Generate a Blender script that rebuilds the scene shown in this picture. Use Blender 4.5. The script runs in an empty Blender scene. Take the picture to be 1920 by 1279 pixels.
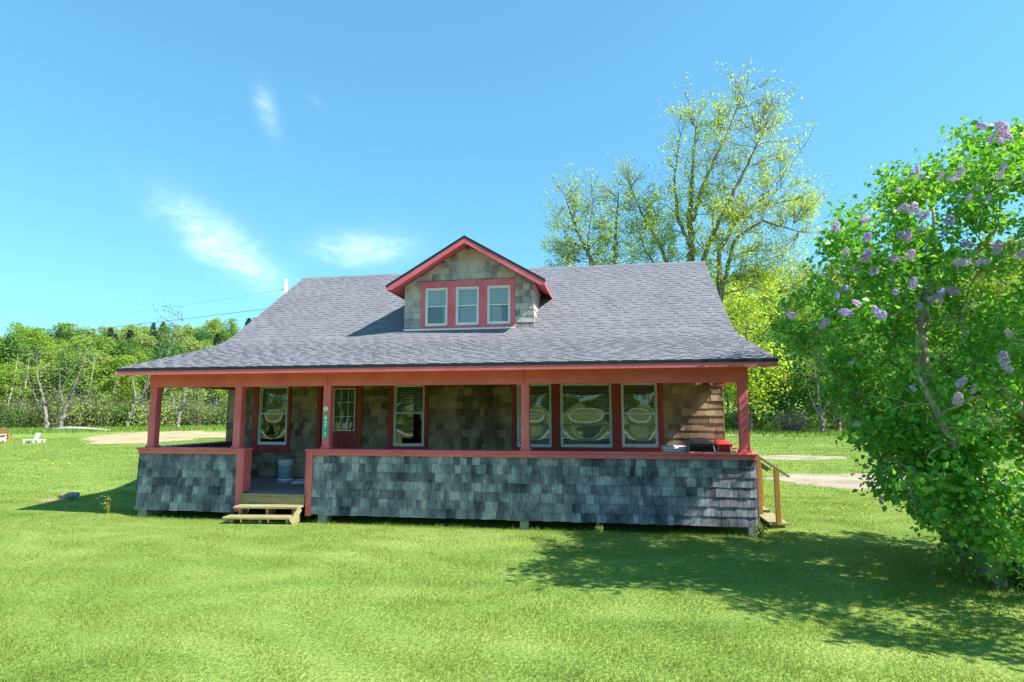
import bpy, math, random
import numpy as np
from mathutils import Vector, Matrix
R = math.radians
rng = np.random.default_rng(7)
random.seed(7)
sc = bpy.context.scene
COL = sc.collection

# ------------------------------------------------------------------ helpers
def tag(o, label=None, cat=None, group=None, kind=None):
    if label: o['label'] = label
    if cat: o['category'] = cat
    if group: o['group'] = group
    if kind: o['kind'] = kind
    return o

def empty(name, loc=(0, 0, 0), rz=0.0):
    o = bpy.data.objects.new(name, None)
    o.empty_display_size = 0.2
    o.location = loc
    o.rotation_euler = (0, 0, rz)
    COL.objects.link(o)
    return o

def link_mesh(name, me, parent=None):
    o = bpy.data.objects.new(name, me)
    COL.objects.link(o)
    if parent: o.parent = parent
    return o

def mesh_np(name, V, F, mats, parent=None, smooth=False, midx=None):
    """V (n,3), F (m,k) arrays -> object"""
    V = np.asarray(V, np.float32); F = np.asarray(F, np.int32)
    me = bpy.data.meshes.new(name)
    m, k = F.shape
    me.vertices.add(len(V)); me.vertices.foreach_set('co', V.ravel())
    me.loops.add(m * k); me.loops.foreach_set('vertex_index', F.ravel())
    me.polygons.add(m); me.polygons.foreach_set('loop_start', np.arange(m, dtype=np.int32) * k)
    if smooth: me.polygons.foreach_set('use_smooth', np.ones(m, bool))
    if not isinstance(mats, (list, tuple)): mats = [mats]
    for mt in mats: me.materials.append(mt)
    if midx is not None: me.polygons.foreach_set('material_index', np.asarray(midx, np.int32))
    me.update(calc_edges=True)
    return link_mesh(name, me, parent)

def copy_tree(o, parent=None):
    c = o.copy(); COL.objects.link(c)
    if parent: c.parent = parent
    for ch in list(o.children): copy_tree(ch, c)
    return c

class MB:
    def __init__(self): self.v = []; self.f = []; self.sm = []
    def add(self, vs, fs, smooth=False):
        n = len(self.v); self.v.extend([tuple(p) for p in vs])
        for f in fs: self.f.append([i + n for i in f]); self.sm.append(smooth)
        return self
    def box(self, x0, x1, y0, y1, z0, z1, M=None, bev=0.0):
        if bev > 0 and min(x1 - x0, y1 - y0, z1 - z0) > 2.2 * bev:
            b = bev; vs = []
            for sx, xx in ((1, x0), (-1, x1)):
                for sy, yy in ((1, y0), (-1, y1)):
                    for sz, zz in ((1, z0), (-1, z1)):
                        vs += [(xx, yy + sy * b, zz + sz * b), (xx + sx * b, yy, zz + sz * b), (xx + sx * b, yy + sy * b, zz)]
            def I(a, b_, c, k): return ((a * 2 + b_) * 2 + c) * 3 + k
            fs = []
            for a in (0, 1):
                q = [I(a, 0, 0, 0), I(a, 0, 1, 0), I(a, 1, 1, 0), I(a, 1, 0, 0)]; fs.append(q if a == 0 else q[::-1])
                q = [I(0, a, 0, 1), I(1, a, 0, 1), I(1, a, 1, 1), I(0, a, 1, 1)]; fs.append(q if a == 0 else q[::-1])
                q = [I(0, 0, a, 2), I(0, 1, a, 2), I(1, 1, a, 2), I(1, 0, a, 2)]; fs.append(q if a == 0 else q[::-1])
            for a in (0, 1):
                for b_ in (0, 1):
                    s = (a + b_) % 2 == 0
                    q = [I(a, b_, 0, 0), I(a, b_, 0, 1), I(a, b_, 1, 1), I(a, b_, 1, 0)]; fs.append(q if s else q[::-1])
                    q = [I(a, 0, b_, 0), I(a, 1, b_, 0), I(a, 1, b_, 2), I(a, 0, b_, 2)]; fs.append(q if s else q[::-1])
                    q = [I(0, a, b_, 1), I(0, a, b_, 2), I(1, a, b_, 2), I(1, a, b_, 1)]; fs.append(q if s else q[::-1])
            for a in (0, 1):
                for b_ in (0, 1):
                    for c in (0, 1):
                        t = [I(a, b_, c, 0), I(a, b_, c, 1), I(a, b_, c, 2)]
                        fs.append(t if (a + b_ + c) % 2 == 0 else t[::-1])
        else:
            vs = [(x, y, z) for x in (x0, x1) for y in (y0, y1) for z in (z0, z1)]
            fs = [(0, 1, 3, 2), (4, 6, 7, 5), (0, 4, 5, 1), (2, 3, 7, 6), (0, 2, 6, 4), (1, 5, 7, 3)]
        if M is not None: vs = [tuple(M @ Vector(p)) for p in vs]
        return self.add(vs, fs)
    def bar(self, p0, p1, w, h, up=(0, 0, 1)):
        p0 = Vector(p0); p1 = Vector(p1); d = p1 - p0; L = d.length; d.normalize()
        s = d.cross(Vector(up))
        if s.length < 1e-4: s = d.cross(Vector((0, 1, 0)))
        s.normalize(); u = s.cross(d)
        M = Matrix(((d.x, s.x, u.x, p0.x), (d.y, s.y, u.y, p0.y), (d.z, s.z, u.z, p0.z), (0, 0, 0, 1)))
        return self.box(0, L, -w / 2, w / 2, -h / 2, h / 2, M)
    def tube(self, pts, rad, n=6, cap=True):
        pts = [Vector(p) for p in pts]; base = len(self.v); k = len(pts)
        if not hasattr(rad, '__len__'): rad = [rad] * k
        prev = None
        for i, p in enumerate(pts):
            d = (pts[min(i + 1, k - 1)] - pts[max(i - 1, 0)])
            d = d.normalized() if d.length > 1e-9 else Vector((0, 0, 1))
            if prev is None:
                s = d.orthogonal().normalized()
            else:
                s = prev - d * prev.dot(d); s = s.normalized() if s.length > 1e-6 else d.orthogonal().normalized()
            prev = s; u = d.cross(s)
            for j in range(n):
                a = 2 * math.pi * j / n
                self.v.append(tuple(p + (s * math.cos(a) + u * math.sin(a)) * rad[i]))
        for i in range(k - 1):
            for j in range(n):
                a = base + i * n + j; b = base + i * n + (j + 1) % n
                self.f.append([a, b, b + n, a + n]); self.sm.append(True)
        if cap:
            self.f.append([base + j for j in range(n)][::-1]); self.sm.append(False)
            self.f.append([base + (k - 1) * n + j for j in range(n)]); self.sm.append(False)
        return self
    def lathe(self, prof, n=24, c=(0, 0, 0)):
        base = len(self.v); k = len(prof)
        for r, z in prof:
            for j in range(n):
                a = 2 * math.pi * j / n
                self.v.append((c[0] + r * math.cos(a), c[1] + r * math.sin(a), c[2] + z))
        for i in range(k - 1):
            for j in range(n):
                a = base + i * n + j; b = base + i * n + (j + 1) % n
                self.f.append([a, b, b + n, a + n]); self.sm.append(True)
        self.f.append([base + j for j in range(n)][::-1]); self.sm.append(False)
        self.f.append([base + (k - 1) * n + j for j in range(n)]); self.sm.append(False)
        return self
    def prism(self, prof, a0, a1, axis='x'):
        """closed profile [(p,q)] extruded along axis (x: p=y,q=z ; y: p=x,q=z)"""
        n = len(prof); vs = []
        for a in (a0, a1):
            for p, q in prof: vs.append((a, p, q) if axis == 'x' else (p, a, q))
        fs = [[i, (i + 1) % n, (i + 1) % n + n, i + n] for i in range(n)]
        fs += [list(range(n))[::-1], list(range(n, 2 * n))]
        return self.add(vs, fs)
    def build(self, name, mat, parent=None):
        me = bpy.data.meshes.new(name); me.from_pydata(self.v, [], self.f)
        me.polygons.foreach_set('use_smooth', self.sm)
        me.materials.append(mat); me.update()
        import bmesh
        bm = bmesh.new(); bm.from_mesh(me); bmesh.ops.recalc_face_normals(bm, faces=bm.faces); bm.to_mesh(me); bm.free()
        return link_mesh(name, me, parent)

# ------------------------------------------------------------------ materials
def new_mat(name):
    m = bpy.data.materials.new(name); m.use_nodes = True
    nt = m.node_tree
    for n in list(nt.nodes): nt.nodes.remove(n)
    return m, nt, nt.nodes, nt.links

def ramp(N, cols, pos=None, interp='LINEAR'):
    r = N.new('ShaderNodeValToRGB'); r.color_ramp.interpolation = interp
    e = r.color_ramp.elements
    while len(e) < len(cols): e.new(0.5)
    for i, c in enumerate(cols):
        e[i].position = pos[i] if pos else i / max(1, len(cols) - 1)
        e[i].color = (c[0], c[1], c[2], 1)
    return r

def pmat(name, cols, rough=0.6, scale=6.0, stretch=(1, 1, 1), isl=0.0, noise=1.0, bump=0.0, bscale=40.0, spec=0.3,
         metal=0.0, pos=None, fine=0.0, fscale=60., fstretch=(1, 1, 1)):
    """colour = ramp( mix of object-space noise and a random value per mesh island )"""
    m, nt, N, L = new_mat(name)
    out = N.new('ShaderNodeOutputMaterial'); b = N.new('ShaderNodeBsdfPrincipled')
    L.new(b.outputs[0], out.inputs[0])
    b.inputs['Roughness'].default_value = rough; b.inputs['Specular IOR Level'].default_value = spec
    b.inputs['Metallic'].default_value = metal
    tc = N.new('ShaderNodeTexCoord')
    mp = N.new('ShaderNodeMapping'); mp.inputs['Scale'].default_value = stretch
    L.new(tc.outputs['Object'], mp.inputs[0])
    nz = N.new('ShaderNodeTexNoise'); nz.inputs['Scale'].default_value = scale; nz.inputs['Detail'].default_value = 5
    L.new(mp.outputs[0], nz.inputs[0])
    st = N.new('ShaderNodeMapRange'); st.inputs[1].default_value = 0.28; st.inputs[2].default_value = 0.72
    st.inputs[3].default_value = 0.5 - 0.5 * noise; st.inputs[4].default_value = 0.5 + 0.5 * noise
    L.new(nz.outputs[0], st.inputs[0])
    val = st.outputs[0]
    if isl > 0:
        g = N.new('ShaderNodeNewGeometry'); mx = N.new('ShaderNodeMix'); mx.inputs[0].default_value = isl
        L.new(val, mx.inputs[2]); L.new(g.outputs['Random Per Island'], mx.inputs[3]); val = mx.outputs[0]
    if fine > 0:
        mp2 = N.new('ShaderNodeMapping'); mp2.inputs['Scale'].default_value = fstretch
        L.new(tc.outputs['Object'], mp2.inputs[0])
        n2 = N.new('ShaderNodeTexNoise'); n2.inputs['Scale'].default_value = fscale; n2.inputs['Detail'].default_value = 3
        L.new(mp2.outputs[0], n2.inputs[0])
        s2 = N.new('ShaderNodeMath'); s2.operation = 'MULTIPLY_ADD'; s2.inputs[1].default_value = fine * 2; s2.inputs[2].default_value = -fine
        L.new(n2.outputs[0], s2.inputs[0])
        ad = N.new('ShaderNodeMath'); ad.operation = 'ADD'; ad.use_clamp = True
        L.new(val, ad.inputs[0]); L.new(s2.outputs[0], ad.inputs[1]); val = ad.outputs[0]
    r = ramp(N, cols, pos); L.new(val, r.inputs[0]); L.new(r.outputs[0], b.inputs['Base Color'])
    if bump > 0:
        bn = N.new('ShaderNodeTexNoise'); bn.inputs['Scale'].default_value = bscale; bn.inputs['Detail'].default_value = 4
        L.new(mp.outputs[0], bn.inputs[0])
        bp = N.new('ShaderNodeBump'); bp.inputs['Strength'].default_value = bump; bp.inputs['Distance'].default_value = 0.01
        L.new(bn.outputs[0], bp.inputs['Height']); L.new(bp.outputs[0], b.inputs['Normal'])
    return m

def leafmat(name, cols, trans=0.35, rough=0.5, spec=0.25, isl=0.75, scale=1.2, tcol=(1.25, 1.2, 0.6), pos=None):
    m, nt, N, L = new_mat(name)
    out = N.new('ShaderNodeOutputMaterial'); b = N.new('ShaderNodeBsdfPrincipled'); t = N.new('ShaderNodeBsdfTranslucent')
    mx = N.new('ShaderNodeMixShader'); mx.inputs[0].default_value = trans
    b.inputs['Roughness'].default_value = rough; b.inputs['Specular IOR Level'].default_value = spec
    tc = N.new('ShaderNodeTexCoord'); nz = N.new('ShaderNodeTexNoise'); nz.inputs['Scale'].default_value = scale; nz.inputs['Detail'].default_value = 3
    L.new(tc.outputs['Object'], nz.inputs[0])
    st = N.new('ShaderNodeMapRange'); st.inputs[1].default_value = 0.3; st.inputs[2].default_value = 0.7
    L.new(nz.outputs[0], st.inputs[0])
    g = N.new('ShaderNodeNewGeometry'); oi = N.new('ShaderNodeObjectInfo')
    mi = N.new('ShaderNodeMix'); mi.inputs[0].default_value = isl
    L.new(st.outputs[0], mi.inputs[2]); L.new(g.outputs['Random Per Island'], mi.inputs[3])
    m2 = N.new('ShaderNodeMix'); m2.inputs[0].default_value = 0.3
    L.new(mi.outputs[0], m2.inputs[2]); L.new(oi.outputs['Random'], m2.inputs[3])
    r = ramp(N, cols, pos); L.new(m2.outputs[0], r.inputs[0])
    L.new(r.outputs[0], b.inputs['Base Color'])
    mu = N.new('ShaderNodeMix'); mu.data_type = 'RGBA'; mu.blend_type = 'MULTIPLY'; mu.inputs[0].default_value = 1
    L.new(r.outputs[0], mu.inputs[6]); mu.inputs[7].default_value = (*tcol, 1)
    L.new(mu.outputs[2], t.inputs[0])
    L.new(b.outputs[0], mx.inputs[1]); L.new(t.outputs[0], mx.inputs[2]); L.new(mx.outputs[0], out.inputs[0])
    return m

def glassmat(name, refl=0.3):
    m, nt, N, L = new_mat(name)
    out = N.new('ShaderNodeOutputMaterial'); tr = N.new('ShaderNodeBsdfTransparent'); gl = N.new('ShaderNodeBsdfGlossy')
    tr.inputs[0].default_value = (0.93, 0.96, 0.94, 1); gl.inputs['Roughness'].default_value = 0.0
    lw = N.new('ShaderNodeFresnel'); lw.inputs[0].default_value = 1.6
    ma = N.new('ShaderNodeMath'); ma.operation = 'ADD'; ma.inputs[1].default_value = refl; ma.use_clamp = True
    L.new(lw.outputs[0], ma.inputs[0])
    mx = N.new('ShaderNodeMixShader'); L.new(ma.outputs[0], mx.inputs[0]); L.new(tr.outputs[0], mx.inputs[1]); L.new(gl.outputs[0], mx.inputs[2])
    L.new(mx.outputs[0], out.inputs[0])
    return m

M = {}
M['red'] = pmat('red_trim_paint', [(.58, .09, .10), (.74, .135, .155), (.80, .17, .19), (.85, .22, .24)], .55, 2.2, pos=[.0, .3, .7, 1], noise=.8, bump=.25, bscale=45, fine=.35, fscale=18, fstretch=(1, 1, 1.5))
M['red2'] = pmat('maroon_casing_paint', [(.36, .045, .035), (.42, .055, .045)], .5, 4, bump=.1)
M['door'] = pmat('maroon_door_paint', [(.33, .035, .045), (.37, .045, .05)], .4, 4)
M['white'] = pmat('white_vinyl', [(.74, .76, .76), (.82, .82, .80)], .4, 4)
M['blind'] = pmat('white_blind', [(.84, .84, .80), (.88, .88, .84)], .5, 4)
M['shade'] = pmat('pale_roller_shade', [(.80, .78, .88), (.84, .82, .90)], .8, 2)
M['curtain'] = pmat('pale_curtain', [(.62, .62, .70), (.76, .76, .82)], .8, 14, stretch=(1, 1, .02))
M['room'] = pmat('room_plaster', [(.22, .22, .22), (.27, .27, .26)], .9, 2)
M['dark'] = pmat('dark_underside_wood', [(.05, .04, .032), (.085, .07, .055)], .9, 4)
M['ceil'] = pmat('porch_ceiling_paint', [(.16, .06, .05), (.2, .08, .06)], .7, 4)
CED = [(.045, .045, .06), (.13, .125, .155), (.26, .25, .285), (.46, .43, .46), (.36, .25, .17)]
M['ced_porch'] = pmat('weathered_cedar_porch', CED, .85, 3.2, stretch=(1, 1, .6), isl=.42, noise=.95, bump=.25, bscale=50, spec=.12,
                      pos=[.10, .34, .60, .80, .92], fine=.30, fscale=16, fstretch=(2.2, 2.2, .5))
M['ced_wall'] = pmat('weathered_cedar_wall', [(.10, .066, .048), (.23, .155, .11), (.40, .27, .19), (.56, .40, .28)], .85, 2.0, stretch=(1, 1, .5), isl=.42, bump=.25, bscale=50,
                     spec=.12, pos=[.1, .35, .6, .95], fine=.28, fscale=14, fstretch=(3, 3, .35))
M['ced_dormer'] = pmat('weathered_cedar_dormer', [(.10, .10, .13), (.29, .265, .28), (.52, .45, .39), (.64, .56, .47)], .85, 1.6, stretch=(1, 1, .6), isl=.40, bump=.25, bscale=50,
                       spec=.12, pos=[.12, .35, .55, .95], fine=.24, fscale=14, fstretch=(3, 3, .35))
M['roof'] = pmat('grey_asphalt_shingle', [(.135, .132, .15), (.17, .167, .188), (.205, .20, .225)], .9, 1.2, isl=.40, noise=.7, bump=.3, bscale=220, spec=.15, fine=.22, fscale=110)
M['drip'] = pmat('dark_drip_edge', [(.02, .022, .03), (.03, .03, .04)], .5, 4)
M['deck'] = pmat('grey_painted_deck', [(.15, .155, .18), (.22, .225, .25), (.29, .29, .31)], .6, 3, stretch=(2, .4, 1), isl=.5, bump=.2)
M['pine'] = pmat('treated_pine', [(.20, .17, .085), (.31, .26, .13), (.41, .36, .20)], .7, 5, stretch=(.6, 6, 6), isl=.35, bump=.2, fine=.2, fscale=40, fstretch=(.3, 3, 3))
M['pine_new'] = pmat('orange_pine', [(.42, .20, .05), (.50, .27, .08), (.34, .15, .04)], .65, 4, stretch=(8, 8, .6), bump=.15)
M['block'] = pmat('grey_footing_block', [(.22, .23, .22), (.33, .34, .32)], .9, 6, bump=.3)
M['glass'] = glassmat('window_glass', .075)
M['glass_dormer'] = glassmat('dormer_glass', .08)
M['teal'] = pmat('teal_sign_enamel', [(.03, .36, .33), (.04, .40, .37)], .35, 4)
M['sign_white'] = pmat('sign_white', [(.8, .82, .8), (.85, .85, .82)], .4, 4)
M['zinc'] = pmat('galvanised_metal', [(.22, .30, .36), (.30, .38, .44)], .45, 8, metal=.1, spec=.5)
M['zinc_band'] = pmat('pale_band_metal', [(.78, .80, .84), (.84, .86, .88)], .45, 8)
M['rod'] = pmat('white_rod', [(.7, .72, .8), (.78, .8, .85)], .4, 8)
M['black'] = pmat('black_plastic', [(.012, .012, .016), (.02, .02, .026)], .32, 6, spec=.5)
M['redbin'] = pmat('red_plastic', [(.42, .03, .02), (.50, .05, .03)], .4, 4, spec=.4)
M['bark'] = pmat('grey_brown_bark', [(.09, .07, .05), (.20, .165, .125), (.32, .28, .22)], .95, 5, stretch=(2.2, 2.2, .5), bump=.9, bscale=20, spec=.1, fine=.25, fscale=18, fstretch=(3, 3, .4))
M['bark_lilac'] = pmat('pale_lilac_bark', [(.13, .10, .07), (.38, .32, .25), (.60, .53, .43)], .95, 4.5, stretch=(2.5, 2.5, .6), bump=.9, bscale=18, spec=.1, fine=.28, fscale=22, fstretch=(3, 3, .3))
M['bark_pale'] = pmat('pale_birch_bark', [(.22, .21, .19), (.38, .37, .33), (.46, .45, .41)], .9, 2, stretch=(.6, .6, 3), bump=.2, pos=[.1, .4, 1])
M['bark_dead'] = pmat('silvery_dead_wood', [(.10, .09, .08), (.20, .18, .16), (.32, .29, .26)], .95, 2, stretch=(3, 3, .6), bump=.4)
M['twig'] = pmat('spring_tree_bark', [(.11, .095, .08), (.20, .18, .15), (.28, .26, .22)], .95, 3, stretch=(3, 3, .5), bump=.4)
M['lf_lilac'] = leafmat('lilac_leaf', [(.05, .21, .03), (.12, .35, .05), (.23, .47, .085), (.36, .56, .16)], .45, .45, .34, isl=.8, tcol=(1.55, 1.35, .5))
M['lf_spring'] = leafmat('new_spring_leaf', [(.33, .45, .05), (.44, .55, .07), (.54, .62, .12)], .5, .5, .2)
M['lf_bright'] = leafmat('bright_forest_leaf', [(.15, .26, .035), (.24, .37, .05), (.34, .46, .08)], .48, .6, .15, scale=.35)
M['lf_mid'] = leafmat('mid_forest_leaf', [(.08, .19, .04), (.15, .28, .06), (.23, .37, .09)], .48, .6, .15, scale=.35)
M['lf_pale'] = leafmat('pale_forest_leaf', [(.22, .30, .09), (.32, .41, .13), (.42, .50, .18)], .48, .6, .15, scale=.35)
M['lf_dark'] = leafmat('dark_forest_leaf', [(.03, .11, .028), (.055, .17, .04), (.09, .24, .06)], .3, .6, .15, scale=.35)
M['lf_conifer'] = leafmat('conifer_needle', [(.05, .11, .06), (.08, .155, .08), (.12, .20, .10)], .15, .7, .1, scale=.5)
M['lf_twiggy'] = leafmat('twiggy_scrub_leaf', [(.14, .20, .07), (.21, .28, .09), (.29, .35, .14)], .45, .7, .1, scale=.6)
M['grass'] = leafmat('grass_blade', [(.09, .165, .026), (.19, .27, .048), (.30, .355, .08), (.47, .43, .18)], .38, .6, .15, isl=.5, scale=.7, tcol=(1.2, 1.15, .6), pos=[.1, .45, .8, 1])
M['tallgrass'] = leafmat('tall_grass_blade', [(.10, .19, .035), (.17, .28, .05), (.26, .34, .09)], .35, .6, .15, isl=.6, scale=.3)
M['weed'] = leafmat('weed_leaf', [(.20, .26, .06), (.30, .35, .10), (.42, .42, .18)], .35, .6, .15)
M['petal'] = leafmat('lilac_petal', [(.36, .26, .60), (.52, .40, .72), (.66, .56, .80)], .35, .6, .2, isl=.8, tcol=(1, .9, 1))
M['petal_pink'] = leafmat('lilac_petal_pinkish', [(.55, .36, .62), (.70, .52, .74), (.80, .66, .82)], .35, .6, .2, isl=.8, tcol=(1, .9, 1))
M['yellow'] = pmat('dandelion_yellow', [(.75, .55, .02), (.8, .62, .03)], .7, 5)
M['wire'] = pmat('wire_black', [(.03, .03, .035), (.05, .05, .055)], .6, 4)
M['pole'] = pmat('sunbleached_pole', [(.50, .48, .44), (.66, .64, .60)], .8, 3, stretch=(6, 6, .6), bump=.2)
M['sand'] = pmat('pale_sand', [(.27, .21, .11), (.37, .29, .17), (.42, .35, .22)], .95, .6, bump=.5, bscale=8, fine=.25, fscale=6)
M['gravel'] = pmat('grey_gravel', [(.21, .175, .125), (.32, .27, .20), (.40, .35, .27)], .95, .9, bump=.6, bscale=14, fine=.4, fscale=16)
M['roadstone'] = pmat('pale_road_gravel', [(.48, .46, .43), (.60, .58, .55)], .95, .5)
M['dirt'] = pmat('bare_earth', [(.26, .17, .09), (.36, .25, .13)], .95, 4, bump=.5, bscale=20)
M['brownwood'] = pmat('brown_stained_wood', [(.30, .15, .05), (.40, .22, .08)], .6, 4, stretch=(1, 1, 4))
M['whiteplastic'] = pmat('white_resin', [(.72, .74, .76), (.80, .81, .82)], .5, 4)
M['log_end'] = pmat('bluish_log_end', [(.14, .24, .38), (.22, .32, .45)], .7, 10)
M['log'] = pmat('pinkish_weathered_log', [(.20, .13, .10), (.38, .28, .22), (.46, .36, .30)], .9, 8, stretch=(1, 3, 3), bump=.5)

# ------------------------------------------------------------------ camera
FPX = 1103.6045
cam_loc = Vector((9.2528, -10.4496, 1.9817))
pi_, ro_, ya_ = 0.1183, -0.0019, 0.1662
fw = Vector((-math.sin(ya_), math.cos(ya_), 0)); rt = Vector((math.cos(ya_), math.sin(ya_), 0)); up = Vector((0, 0, 1))
fw2 = fw * math.cos(pi_) + up * math.sin(pi_); up2 = up * math.cos(pi_) - fw * math.sin(pi_)
rt3 = rt * math.cos(ro_) + up2 * math.sin(ro_); up3 = up2 * math.cos(ro_) - rt * math.sin(ro_)
cd = bpy.data.cameras.new('camera'); cam = bpy.data.objects.new('camera', cd); COL.objects.link(cam)
cd.sensor_width = 36; cd.lens = 36 * FPX / 1920; cd.clip_end = 5000; cd.clip_start = .1
cam.matrix_world = Matrix(((rt3.x, up3.x, -fw2.x, cam_loc.x), (rt3.y, up3.y, -fw2.y, cam_loc.y), (rt3.z, up3.z, -fw2.z, cam_loc.z), (0, 0, 0, 1)))
sc.camera = cam

# ------------------------------------------------------------------ light
EL, AZ = R(47), R(10.2)
sdir = Vector((math.cos(EL) * math.cos(AZ), -math.cos(EL) * math.sin(AZ), math.sin(EL)))   # towards the sun
sl = bpy.data.lights.new('sun', 'SUN'); sl.energy = 3.5; sl.angle = R(.53); sl.color = (1, .955, .88)
so = bpy.data.objects.new('sun', sl); COL.objects.link(so); so.location = (30, -10, 40)
so.rotation_euler = sdir.to_track_quat('Z', 'Y').to_euler()
w = bpy.data.worlds.new('World'); sc.world = w; w.use_nodes = True
nt = w.node_tree; N = nt.nodes; L = nt.links
for n in list(N): N.remove(n)
wo = N.new('ShaderNodeOutputWorld'); bg = N.new('ShaderNodeBackground'); L.new(bg.outputs[0], wo.inputs[0])
sky = N.new('ShaderNodeTexSky'); sky.sky_type = 'NISHITA'; sky.sun_disc = False
sky.sun_elevation = EL; sky.sun_rotation = math.atan2(sdir.x, sdir.y)
sky.altitude = 200; sky.air_density = 1.0; sky.dust_density = .4; sky.ozone_density = 1.6
bg.inputs[1].default_value = 0.15
hs = N.new('ShaderNodeHueSaturation'); hs.inputs['Saturation'].default_value = 1.0; hs.inputs['Hue'].default_value = .5
hs.inputs['Value'].default_value = .78
gm = N.new('ShaderNodeGamma'); gm.inputs[1].default_value = .62; L.new(sky.outputs[0], gm.inputs[0])
tn = N.new('ShaderNodeMix'); tn.data_type = 'RGBA'; tn.blend_type = 'MULTIPLY'; tn.inputs[0].default_value = 1; tn.inputs[7].default_value = (.49, 1.04, 1.24, 1)
L.new(gm.outputs[0], tn.inputs[6]); L.new(tn.outputs[2], hs.inputs['Color'])
tc = N.new('ShaderNodeTexCoord')
def dirpx(u, v): return (fw2 + rt3 * ((u - 960) / FPX) + up3 * ((639.5 - v) / FPX)).normalized()
def math_(op, a, b=None, c=None, clamp=False):
    n = N.new('ShaderNodeMath'); n.operation = op; n.use_clamp = clamp
    for i, x in enumerate((a, b, c)):
        if x is None: continue
        if isinstance(x, (int, float)): n.inputs[i].default_value = x
        else: L.new(x, n.inputs[i])
    return n.outputs[0]
mpn = N.new('ShaderNodeMapping'); mpn.inputs['Scale'].default_value = (9, 9, 22); mpn.inputs['Rotation'].default_value = (0, R(20), R(25))
L.new(tc.outputs['Generated'], mpn.inputs[0])
cn = N.new('ShaderNodeTexNoise'); cn.inputs['Scale'].default_value = 1.0; cn.inputs['Detail'].default_value = 6; cn.inputs['Roughness'].default_value = .55
cn.inputs['Distortion'].default_value = .8
L.new(mpn.outputs[0], cn.inputs[0])
total = None
# wisps of cirrus: direction on the sky, tangent tilt, half sizes, strength
for az, elv, rot, a, b, s in ((-36.8, 14.9, -32, .080, .030, .40), (-23.9, 15.3, 6, .070, .026, .33), (-33.3, 26.4, -72, .034, .013, .20), (-34.0, 12.4, -20, .06, .022, .18),
                              (-29.0, 27.6, -25, .020, .006, .05)):
    c = Vector((math.sin(R(az)) * math.cos(R(elv)), math.cos(R(az)) * math.cos(R(elv)), math.sin(R(elv))))
    e = Vector((math.cos(R(az)), -math.sin(R(az)), 0)); u_ = c.cross(e) * -1
    if u_.z < 0: u_ = -u_
    t1 = e * math.cos(R(rot)) + u_ * math.sin(R(rot)); t2 = u_ * math.cos(R(rot)) - e * math.sin(R(rot))
    outs = []
    for t, k in ((t1, a), (t2, b)):
        d = N.new('ShaderNodeVectorMath'); d.operation = 'DOT_PRODUCT'; L.new(tc.outputs['Generated'], d.inputs[0]); d.inputs[1].default_value = t / k
        off = math_('MULTIPLY_ADD', cn.outputs[0], 1.5, -.75)
        q = math_('ADD', d.outputs['Value'], off); outs.append(math_('MULTIPLY', q, q))
    dc = N.new('ShaderNodeVectorMath'); dc.operation = 'DOT_PRODUCT'; L.new(tc.outputs['Generated'], dc.inputs[0]); dc.inputs[1].default_value = c
    front = math_('GREATER_THAN', dc.outputs['Value'], .8)
    g = math_('EXPONENT', math_('MULTIPLY', math_('ADD', outs[0], outs[1]), -1.1))
    g = math_('MULTIPLY', math_('MULTIPLY', g, front), s)
    total = g if total is None else math_('ADD', total, g)
mp3 = N.new('ShaderNodeMapping'); mp3.inputs['Scale'].default_value = (26, 26, 70); mp3.inputs['Rotation'].default_value = (R(15), R(25), R(20))
L.new(tc.outputs['Generated'], mp3.inputs[0])
c3 = N.new('ShaderNodeTexNoise'); c3.inputs['Scale'].default_value = 1.0; c3.inputs['Detail'].default_value = 9; c3.inputs['Roughness'].default_value = .65; c3.inputs['Distortion'].default_value = 1.2
L.new(mp3.outputs[0], c3.inputs[0])
tex = math_('MULTIPLY_ADD', math_('MULTIPLY', cn.outputs[0], c3.outputs[0]), 3.6, -.10)
total = math_('MULTIPLY', total, tex, clamp=True)
cm = N.new('ShaderNodeMix'); cm.data_type = 'RGBA'
L.new(total, cm.inputs[0]); L.new(hs.outputs[0], cm.inputs[6]); cm.inputs[7].default_value = (3.7, 4.3, 4.3, 1)
CLOUD = cm
L.new(cm.outputs[2], bg.inputs[0])
sc.view_settings.view_transform = 'Standard'; sc.view_settings.look = 'None'; sc.view_settings.gamma = 1
sc.view_settings.exposure = 1.64
sc.cycles.max_bounces = 8; sc.cycles.transparent_max_bounces = 16; sc.cycles.use_denoising = True
sc.cycles.caustics_reflective = False; sc.cycles.caustics_refractive = False
# ------------------------------------------------------------------ terrain
CX, CY = cam_loc.x, cam_loc.y
def sstep(t): t = np.clip(t, 0, 1); return t * t * (3 - 2 * t)
def gz(x, y):
    x = np.asarray(x, float); y = np.asarray(y, float)
    d = np.hypot(x - CX, y - CY); th = np.degrees(np.arctan2(x - CX, y - CY))
    hl = 22 * sstep((d - 88) / 150) + 8 * sstep((d - 230) / 300)
    hr = 41 * np.clip((d - 72) / 140, 0, 1) ** 1.15 + 6 * sstep((d - 205) / 300)
    hl = hl * (1 - .42 * sstep((-36 - th) / 16))
    wr = sstep((th + 8) / 14)
    wb = 1 - sstep((np.abs(th) - 70) / 40)
    h = (hl * (1 - wr) + hr * wr) * wb
    und = .03 * np.sin(x * .9 + 1.3) * np.sin(y * .7) + .02 * np.sin(x * 2.1 + y * 1.7)
    far = np.clip((d - 3) / 6, 0, 1) * np.where((x > -1.5) & (x < 13.2) & (y > -1.2) & (y < 12), 0.0, 1.0)
    dip = -.085 * np.exp(-((y - .15) / .42) ** 2) * sstep((x + .5) / .6) * sstep((12.1 - x) / .6)
    return h + und * far * .6 + dip

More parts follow.
